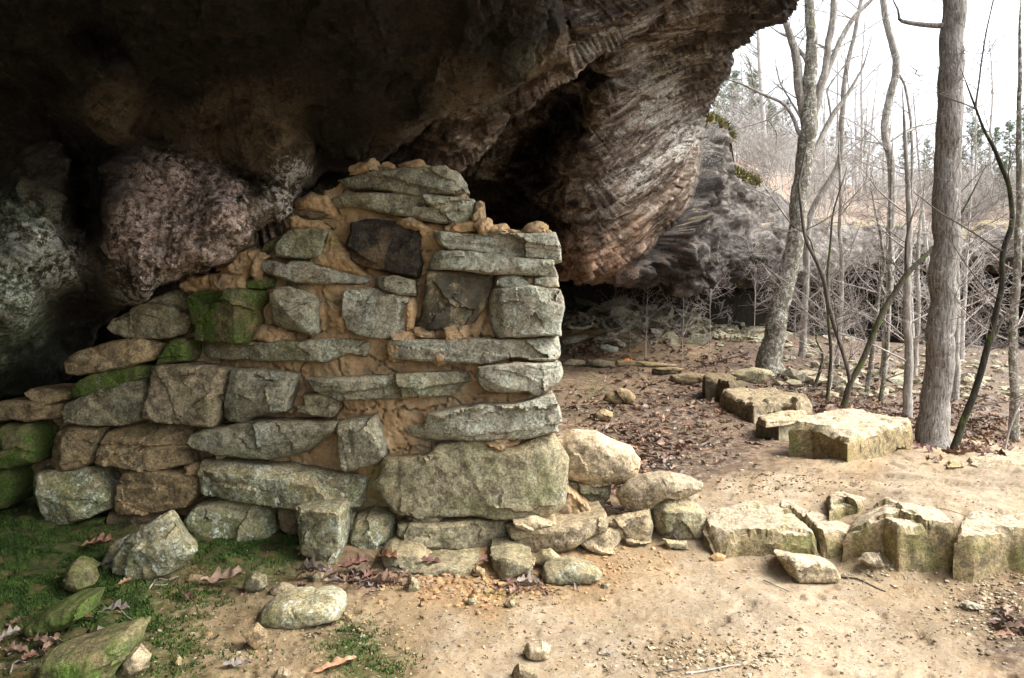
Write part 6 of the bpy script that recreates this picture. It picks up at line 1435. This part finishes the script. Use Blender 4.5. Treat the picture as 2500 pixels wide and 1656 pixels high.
near_tree('tree', 'wavy pale tree with a crooked trunk between the split tree and the thick trunk', [
          ('J', [(1085, 1225, 30), (1105, 1000, 30), (1125, 800, 30), (1135, 500, 28), (1140, 250, 28), (1150, 20, 28)] ) if False else
          ('S', [(2150, 1005, 16), (2160, 880, 16), (2172, 700, 16), (2175, 560, 17), (2180, 470, 17), (2172, 380, 17), (2160, 340, 17), (2158, 300, 17), (2168, 250, 17), (2182, 200, 17), (2190, 150, 17), (2178, 110, 16), (2165, 60, 15), (2157, 0, 14), (2150, -200, 11)]),
          ('I', [(1290, 470, 16), (1330, 540, 16), (1350, 640, 16), (1370, 800, 18), (1380, 950, 18), (1375, 1150, 18)]),
          ('I', [(1230, 910, 14), (1290, 870, 12), (1370, 815, 10), (1500, 790, 8), (1640, 750, 7), (1770, 695, 6)]), ('I', [(1195, 920, 10), (1100, 905, 8), (1000, 885, 6), (920, 875, 4)])], 14.5, 'bark_pale', 'bark_pale', twigs=9, tl=1.4, seed=31, ridge=.05)
near_tree('tree', 'slim pale tree just right of the leaning split tree', [('S', [(1955, 905, 16), (1962, 800, 15), (1970, 650, 14), (1972, 540, 14), (2056, 460, 12) if False else (1990, 500, 14), (2055, 460, 12) if False else (2052, 400, 13), (2056, 270, 12), (2070, 150, 11), (2090, 70, 9), (2110, -40, 8)])], 15.5, 'bark_pale', twigs=26, tl=1.6, seed=41)
near_tree('tree', 'mossy forked tree making a V above the big squared block', [
          ('J', [(858, 1215, 34), (880, 1140, 34), (905, 1040, 30), (960, 960, 30), (1000, 880, 32), (1070, 700, 30), (1130, 580, 30), (1200, 470, 30), (1245, 400, 30), (1320, 330, 22), (1400, 250, 20), (1500, 150, 16), (1580, 20, 12), (1650, -120, 8)]),
          ('J', [(905, 1040, 24), (890, 960, 24), (850, 820, 24), (800, 680, 24), (770, 560, 24), (755, 440, 24), (700, 320, 22), (645, 220, 20), (630, 120, 18), (618, 20, 16), (600, -120, 14), (640, -300, 8)]),
          ('J', [(1245, 400, 24), (1232, 340, 22), (1240, 220, 18), (1255, 120, 14), (1275, 60, 8)]), ('J', [(700, 330, 12), (690, 250, 10), (660, 180, 8), (560, 120, 7), (460, -20, 5)])], 10.2, 'bark_moss', 'twig_dark', twigs=7, tl=1.0, seed=51, ns=14)
near_tree('tree', 'thin green-stemmed tree left of the mossy fork', [('J', [(758, 1228, 18), (780, 1050, 17), (795, 880, 17), (780, 700, 16), (772, 550, 15), (772, 380, 14), (790, 220, 12), (800, 60, 10), (850, -100, 7)])], 10.6, 'bark_moss', 'twig', twigs=22, tl=1.0, seed=61)
near_tree('tree', 'pale grey tree standing just left of the thick trunk', [('J', [(1242, 1300, 48), (1250, 1100, 46), (1255, 900, 44), (1248, 700, 42), (1240, 500, 40), (1245, 350, 36), (1260, 150, 32), (1250, -50, 28), (1230, -400, 20)])], 10.8, 'bark_pale', 'twig', twigs=18, tl=1.3, seed=71, ns=18)
near_tree('tree', 'dark mossy trunk leaning over the shelf, right of the thick trunk', [
          ('J', [(1498, 1470, 40), (1560, 1320, 38), (1620, 1170, 36), (1690, 920, 34), (1740, 740, 34), (1780, 590, 29), (1802, 470, 27), (1800, 300, 27), (1820, 240, 30), (1860, 130, 28), (1866, 60, 26), (1850, -20, 24)] + [(1838, -140, 24), (1790, -230, 24), (1760, -330, 20), (1700, -420, 15), (1650, -560, 12), (1600, -690, 8)]),
          ('I', [(1780, 690, 14), (1800, 560, 12), (1815, 420, 11), (1850, 200, 10), (1895, 10, 7)]), ('J', [(1800, 270, 14), (1760, 250, 12), (1690, 200, 10), (1560, 120, 9), (1440, 50, 8), (1350, -20, 6)]), ('J', [(1700, 900, 12), (1790, 700, 14), (1850, 610, 10), (1920, 560, 7)]),
          ('J', [(1600, 1210, 10), (1700, 1180, 9), (1820, 1160, 7), (1930, 1140, 5)]), ('I', [(1780, 695, 10), (1700, 660, 8), (1620, 630, 6), (1550, 600, 5)])], 8.3, 'bark_dark', 'twig_dark', twigs=7, tl=.9, seed=81, ns=16)
near_tree('tree', 'knobbly lichen-covered tree at the right edge of the picture', [('J', [(1868, 1410, 46), (1872, 1200, 44), (1868, 1000, 40), (1862, 800, 40), (1880, 600, 38), (1888, 400, 36), (1900, 150, 34), (1905, -50, 32), (1900, -400, 26), (1905, -900, 18)])], 11.2, 'bark_lichen', 'twig', twigs=26, tl=1.4, seed=91, ns=16, ridge=.12)
near_tree('tree', 'thin pale tree curving up to the right, beyond the mossy fork', [('J', [(985, 1215, 26), (1010, 1050, 25), (1040, 880, 24), (1060, 650, 23), (1075, 480, 20), (1110, 330, 18), (1090, 200, 14), (1060, 60, 10)])], 12.2, 'bark_lichen', 'twig', twigs=24, tl=1.3, seed=101)
near_tree('tree', 'straight thin tree in front of the wavy pale tree', [('J', [(1078, 1225, 24), (1105, 1000, 23), (1128, 750, 22), (1135, 550, 20), (1145, 330, 18), (1140, 100, 14), (1150, -200, 10)])], 12.0, 'bark_lichen', 'twig', twigs=22, tl=1.3, seed=111)
near_tree('tree', 'grey tree crossing behind the mossy fork', [('J', [(818, 1010, 26), (840, 800, 25), (855, 560, 24), (858, 350, 22), (842, 150, 20), (850, 0, 18), (840, -300, 12)]), ('J', [(858, 400, 14), (890, 350, 12), (920, 240, 10), (950, 160, 7)])], 15.0, 'bark_pale', 'twig', twigs=18, tl=1.6, seed=121)
near_tree('tree', 'tree half hidden behind the thick trunk', [('J', [(1525, 1120, 34), (1530, 900, 34), (1535, 700, 32), (1532, 450, 30), (1530, 150, 28), (1540, -200, 22)])], 13.5, 'bark_pale', 'twig', twigs=22, tl=1.4, seed=131)
near_tree('tree', 'slender tree bent to the right between the pale grey tree and the thick trunk', [('J', [(1285, 1000, 26), (1300, 800, 25), (1312, 600, 24), (1300, 400, 22), (1310, 200, 18), (1330, 0, 14)])], 15.5, 'bark_pale', 'twig', twigs=20, tl=1.5, seed=141)
near_tree('tree', 'short crooked mossy sapling behind the end of the row of stones', [('J', [(660, 1140, 18), (700, 1060, 18), (735, 960, 17), (750, 880, 12), (700, 790, 8), (730, 700, 5)])], 12.0, 'bark_moss', 'twig', twigs=10, tl=.8, seed=151)
near_tree('tree', 'leafless young tree beside the knobbly tree, leaning into the frame edge', [('J', [(1815, 1440, 12), (1840, 1340, 12), (1880, 1230, 11), (1930, 1130, 9), (2000, 1000, 7)])], 9.6, 'twig', 'twig', twigs=10, tl=.8, seed=161)

# --- fallen branch and twigs
def stick(crop, pts, wpx, Y, mat, label, name='fallen_branch'):
    q = []
    for a, b in pts:
        (uu, vv), = px(crop, [(a, b)])
        p = P(uu, vv, Y) if Y else hit(uu, vv); 
        if not Y: p[2] = gzf(p[0], p[1])[0] + .006
        q.append(p)
    q = np.array(q); s = smooth_line(q, 24); T = Tubes(); r = wpx / CROP[crop][2] / F * q[0][1] / 2
    s += np.stack([fbm(s, 9, 3, k) for k in (1, 2, 3)], 1) * r * 1.5
    T.add(s, np.linspace(r, r * .55, len(s)), 6, .1, 3)
    lo = s.mean(0)
    return tag(link(name, T.mesh(name, M[mat], lo), None, lo), label, 'branch')
stick('O', [(1985, 915), (2100, 880), (2200, 850), (2367, 805), (2500, 760)], 22, 13.6, 'twig_dark', 'dark fallen branch lying on the leafy slope beside the leaning split tree')
stick('E', [(870, 1065), (890, 1030), (905, 1005), (940, 995), (975, 990), (1040, 985)], 9, None, 'twig', 'pale forked twig on the moss before the wall', 'twig')
stick('E', [(905, 1035), (950, 1035), (985, 1030)], 7, None, 'twig', 'short pale twig beside the forked one', 'twig')
stick('E', [(710, 1180), (740, 1215), (780, 1240), (820, 1268)], 8, None, 'twig', 'thin pale twig above the large moss-covered slab', 'twig')
stick('E', [(60, 1568), (75, 1510), (110, 1482), (150, 1500)], 10, None, 'twig', 'curved pale root at the bottom left corner', 'twig')
stick('E', [(320, 1568), (370, 1510), (410, 1465)], 6, None, 'leaf_orange', 'straight orange pine needle on the large moss-covered slab', 'pine_needle')
stick('N', [(490, 1205), (620, 1230), (760, 1250), (950, 1275), (1100, 1280), (1250, 1305), (1450, 1345), (1750, 1385)], 7, None, 'twig_dark', 'long thin dark twig lying across the pale shelf', 'twig')
stick('M', [(1395, 338), (1440, 345), (1500, 360), (1560, 385), (1640, 415)], 10, None, 'twig_dark', 'thin dark root running from the wedge-shaped pale stone', 'root')
stick('M', [(1000, 370), (1060, 398), (1130, 432)], 5, None, 'twig_dark', 'short straight twig on the trodden sand', 'twig')
stick('F', [(740, 1108), (790, 1103), (830, 1100)], 7, None, 'leaf_brown', 'stalk of the large orange oak leaf', 'leaf_stalk')
stick('M', [(590, 860), (700, 838), (800, 820), (890, 803)], 10, None, 'twig', 'pale dry stem at the lower edge of the picture', 'twig')
stick('M', [(440, 850), (540, 835), (620, 815)], 8, None, 'twig_dark', 'dark dry stem beside the pale one', 'twig')

# --- saplings and brush: fine pale twigs in front of the dark
def sapling_geo(rs_, h, spread, n, lean=0.0, r=.009, flat=.1, lev=2):
    T = Tubes(); B = Tubes()
    pts = wander((0, 0, -.1), (lean, lean * .3, 1), h, 12, rs_, .12, .25)
    rad = np.linspace(r, r * .3, 13); T.add(pts, rad, 5)
    for k in range(n):
        f = .22 + .76 * rs_.rand(); i = min(11, int(f * 12)); p = pts[i] + (pts[i + 1] - pts[i]) * (f * 12 - i); a = rs_.rand() * 6.28
        grow(B, p, (math.cos(a), math.sin(a), flat + .5 * rs_.rand()), spread * (.5 + .7 * rs_.rand()) * (1.15 - .6 * f), max(.003, rad[i] * .5), lev, rs_, .7, .10, .34, .0017)
    return T, B
sap = []
for k in range(6):
    rs_ = np.random.RandomState(300 + k)
    T, B = sapling_geo(rs_, 1.6 + .35 * k, .8 + .06 * k, 20 + 3 * k, (rs_.rand() - .5) * .3)
    sap.append((T.mesh('trunk', M['twig']), B.mesh('crown', M['twig'])))
def put(protos, k, pos, rz, s, name, label, cat, group, names):
    e = empty(name, pos); e.rotation_euler = (0, 0, rz); e.scale = (s, s, s)
    tag(e, label, cat, group)
    for nm, me in zip(names, protos[k % len(protos)]): link(nm, me, e)
    return e
rs_ = np.random.RandomState(8)
def zpick(x, y):
    return gzf(x, y)[0]
single = [(('H', 597, 612), 2.1, 1, 'bare sapling with a bent top rising behind the log-like slab'), (('H', 822, 642), 2.2, 2, 'bare sapling with a dense round spray of twigs, right of the bent one'), (('H', 1285, 505), 2.9, 3, 'tall thin sapling just left of the leaning split tree'),
          (('H', 1000, 600), 1.5, 0, 'low whippy sapling before the rubble, left of the tall thin sapling'), (('H', 500, 540), 1.2, 4, 'little slanting sapling over the lichen-spotted slab')]
for (c, a, b), hgt, k, lab in single:
    (uu, vv), = px(c, [(a, b)]); p = hit(uu, vv)
    put(sap, k, (p[0], p[1], zpick(p[0], p[1])), rs_.rand() * 6.28, hgt / (1.6 + .35 * (k % 6)), 'sapling', lab, 'sapling', 'bare saplings', ('trunk', 'crown'))
NEAR = [('leaning lichen-spotted split tree', 1890), ('slim pale tree', 1965), ('mossy forked tree', 2060), ('straight thin tree', 2150), ('pale grey tree', 2217), ('thick straight trunk', 2300), ('dark leaning trunk', 2380), ('knobbly tree', 2475)]
seen_ = {}
def beside(u_, what):
    nm, c_ = min(NEAR, key=lambda t: abs(t[1] - u_)); key = (what, nm); seen_[key] = seen_.get(key, 0) + 1
    return what + (', ', ', another ', ', a third ', ', a fourth ', ', a fifth ')[min(4, seen_[key] - 1)].rstrip() + (' beside the ' if seen_[key] == 1 else ' one beside the ') + nm
k = 0
while k < 11:
    u_ = 1930 + 600 * rs_.rand(); Y_ = 10.5 + 9 * rs_.rand()
    x = (u_ - CU) / F * Y_
    if Y_ < 11 and u_ < 2000: continue
    put(sap, k, (x, Y_, zpick(x, Y_)), rs_.rand() * 6.28, .6 + .4 * rs_.rand(), 'sapling', beside(u_, 'low bare sapling with fine pale twigs'), 'sapling', 'bare saplings', ('trunk', 'crown')); k += 1

# --- woods on the hill
far = []
for k in range(6):
    r2 = np.random.RandomState(500 + k); T = Tubes(); B = Tubes(); h = 8 + 1.2 * k
    pts = wander((0, 0, -.4), ((r2.rand() - .5) * .2, 0, 1), h, 14, r2, .10, .3); rad = np.linspace(.085 + .012 * k, .02, 15)
    T.add(pts, rad, 7, .05, k)
    for q in range(24):
        f = .18 + .8 * r2.rand(); i = min(13, int(f * 14)); p = pts[i] + (pts[i + 1] - pts[i]) * (f * 14 - i); a = r2.rand() * 6.28
        grow(B, p, (math.cos(a), math.sin(a), .5 + .6 * r2.rand()), 2.2 * (1.2 - .75 * f) * (.6 + .6 * r2.rand()), rad[i] * .4, 2, r2, .62, .2, .3, .006)
    far.append((T.mesh('trunk', M['far_bark']), B.mesh('crown', M['far_bark'])))
n_ = 0; rs_ = np.random.RandomState(12)
while n_ < 44:
    u_ = 1745 + 900 * rs_.rand(); Y_ = 20 + 80 * rs_.rand(); x = (u_ - CU) / F * Y_
    z, ok = hill_z(x, Y_)
    if not ok[0]: continue
    put(far, n_, (x, Y_, z[0]), rs_.rand() * 6.28, .55 + .45 * rs_.rand(), 'bare_tree', 'slender bare tree in the pale wood above the far ledge', 'tree', 'bare trees on the far hill', ('trunk', 'crown')); n_ += 1
for k in range(3):
    u_ = 1990 + 560 * rs_.rand(); Y_ = 16 + 10 * rs_.rand(); x = (u_ - CU) / F * Y_
    put(far, k, (x, Y_, zpick(x, Y_)), rs_.rand() * 6.28, .6 + .4 * rs_.rand(), 'bare_tree', beside(u_, 'slim bare tree in the hollow'), 'tree', 'bare trees in the hollow', ('trunk', 'crown'))
M['needles'] = (lambda n: n.done(n.ramp(n.noise(n.pos(False), 2.2, 4, .7), [(.35, (.10, .15, .085)), (.55, (.17, .22, .13)), (.72, (.24, .28, .18))]), .8))(NT('pine_needles'))
pines = []
for k in range(4):
    r2 = np.random.RandomState(700 + k); T = Tubes(); h = 8.5 + k
    pts = wander((0, 0, -.4), (0, 0, 1), h, 12, r2, .05, .3); rad = np.linspace(.13, .02, 13); T.add(pts, rad, 7)
    Vn = []
    for q in range(75):
        f = .22 + .77 * r2.rand() ** .8; i = min(11, int(f * 12)); p = pts[i] + (pts[i + 1] - pts[i]) * (f * 12 - i); a = r2.rand() * 6.28
        L = 2.3 * (1.12 - f) ** .8 * (.5 + .6 * r2.rand()) + .15
        b = wander(p, (math.cos(a), math.sin(a), .15 + .4 * f), L, 5, r2, .3, .15); T.add(b, np.linspace(.022, .006, 6), 3)
        for c in range(int(7 + 9 * L)):
            j = r2.rand() ** .6 * 5; ii = min(4, int(j)); pc = b[ii] + (b[ii + 1] - b[ii]) * (j - ii) + (r2.rand(3) - .5) * .28
            for m in range(7):
                d = r2.randn(3); d /= np.linalg.norm(d); d[2] = abs(d[2]) * .7 + .1; sd_ = np.cross(d, r2.randn(3)); sd_ = sd_ / np.linalg.norm(sd_) * .018
                Vn.append(np.stack([pc - sd_, pc + sd_, pc + d * (.16 + .12 * r2.rand())]))
    Vn = np.array(Vn)
    pines.append((T.mesh('trunk', M['far_bark']), mesh_np('crown', Vn.reshape(-1, 3), None, np.arange(len(Vn) * 3).reshape(-1, 3), mat=M['needles'], smooth=False)))
n_ = 0; rs_ = np.random.RandomState(15)
spots = [(1765, 42, .62), (1790, 55, .75), (1830, 40, .6), (1850, 60, .8), (1885, 48, .62), (1920, 58, .7), (1800, 35, .42), (1960, 62, .72), (2010, 66, .7), (2060, 60, .6), (2110, 70, .7), (2155, 64, .62), (2215, 72, .7), (2260, 62, .6), (2370, 58, .8), (2400, 50, .55), (2430, 64, .85), (2470, 56, .75), (2500, 70, .9), (2540, 60, .8), (2340, 70, .75), (1745, 50, .8), (1875, 34, .36), (2035, 50, .45), (2450, 46, .5), (2580, 52, .8)]
for u_, Y_, s_ in spots:
    x = (u_ - CU) / F * Y_; z, ok = hill_z(x, Y_)
    put(pines, n_, (x, Y_, z[0]), rs_.rand() * 6.28, s_ * (.78 + .2 * rs_.rand()), 'pine_tree', 'hazy green pine standing in the wood above the far ledge', 'pine tree', 'pines on the far hill', ('trunk', 'crown')); n_ += 1
# thicket of bare brush on the hill
brush = []
for k in range(3):
    r2 = np.random.RandomState(800 + k); B = Tubes()
    for q in range(16): grow(B, ((r2.rand() - .5) * 1.2, (r2.rand() - .5) * 1.2, -.1), (r2.randn() * .5, r2.randn() * .5, 1.2), 1.4 + 1.2 * r2.rand(), .014, 2, r2, 1.1, .15, .3, .006)
    brush.append((B.mesh('crown', M['far_bark']),))
n_ = 0
while n_ < 60:
    u_ = 1790 + 800 * rs_.rand(); Y_ = 26 + 58 * rs_.rand(); x = (u_ - CU) / F * Y_
    z, ok = hill_z(x, Y_)
    if not ok[0]: continue
    put(brush, n_, (x, Y_, z[0]), rs_.rand() * 6.28, .7 + .7 * rs_.rand(), 'bare_bush', 'twiggy bare bush on the slope above the far ledge', 'bush', 'bare bushes on the far hill', ('crown',)); n_ += 1

# moss and dead leaves hanging over the top of the far buttress
def cliff_moss():
    rs = np.random.RandomState(9); V = []
    line = [(1716, 290, 14.6), (1745, 292, 15), (1772, 316, 15.4), (1786, 334, 15.4)]; line2 = [(1788, 415, 16.2), (1820, 430, 17), (1850, 444, 18)]
    for ln, n in ((line, 2600), (line2, 1200)):
        ln = np.array(ln, float)
        for k in range(n):
            t = rs.rand() * (len(ln) - 1); i = int(t); q = ln[i] + (ln[min(i + 1, len(ln) - 1)] - ln[i]) * (t - i)
            p = P(q[0] + rs.randn() * 3, q[1] + 3 + rs.randn() * 5, q[2] * (.985 + .12 * rs.rand()))
            d = rs.randn(3) * [.5, .5, .4] + [0, -.2, .5]; d /= np.linalg.norm(d); s_ = np.cross(d, rs.randn(3)); s_ /= np.linalg.norm(s_)
            V.append(np.stack([p - s_ * .02, p + s_ * .02, p + d * (.05 + .12 * rs.rand())]))
    V = np.array(V)
    m = NT('cliff_moss'); q = m.pos(False)
    c = m.ramp(m.noise(q, 3.5, 3, .7), [(.35, (.20, .10, .05)), (.5, (.15, .14, .05)), (.65, (.08, .11, .03))])
    o = link('cliff_moss', mesh_np('cliff_moss', V.reshape(-1, 3), None, np.arange(3 * len(V)).reshape(-1, 3), mat=m.done(c, .9), smooth=False)); o['kind'] = 'stuff'
cliff_moss()
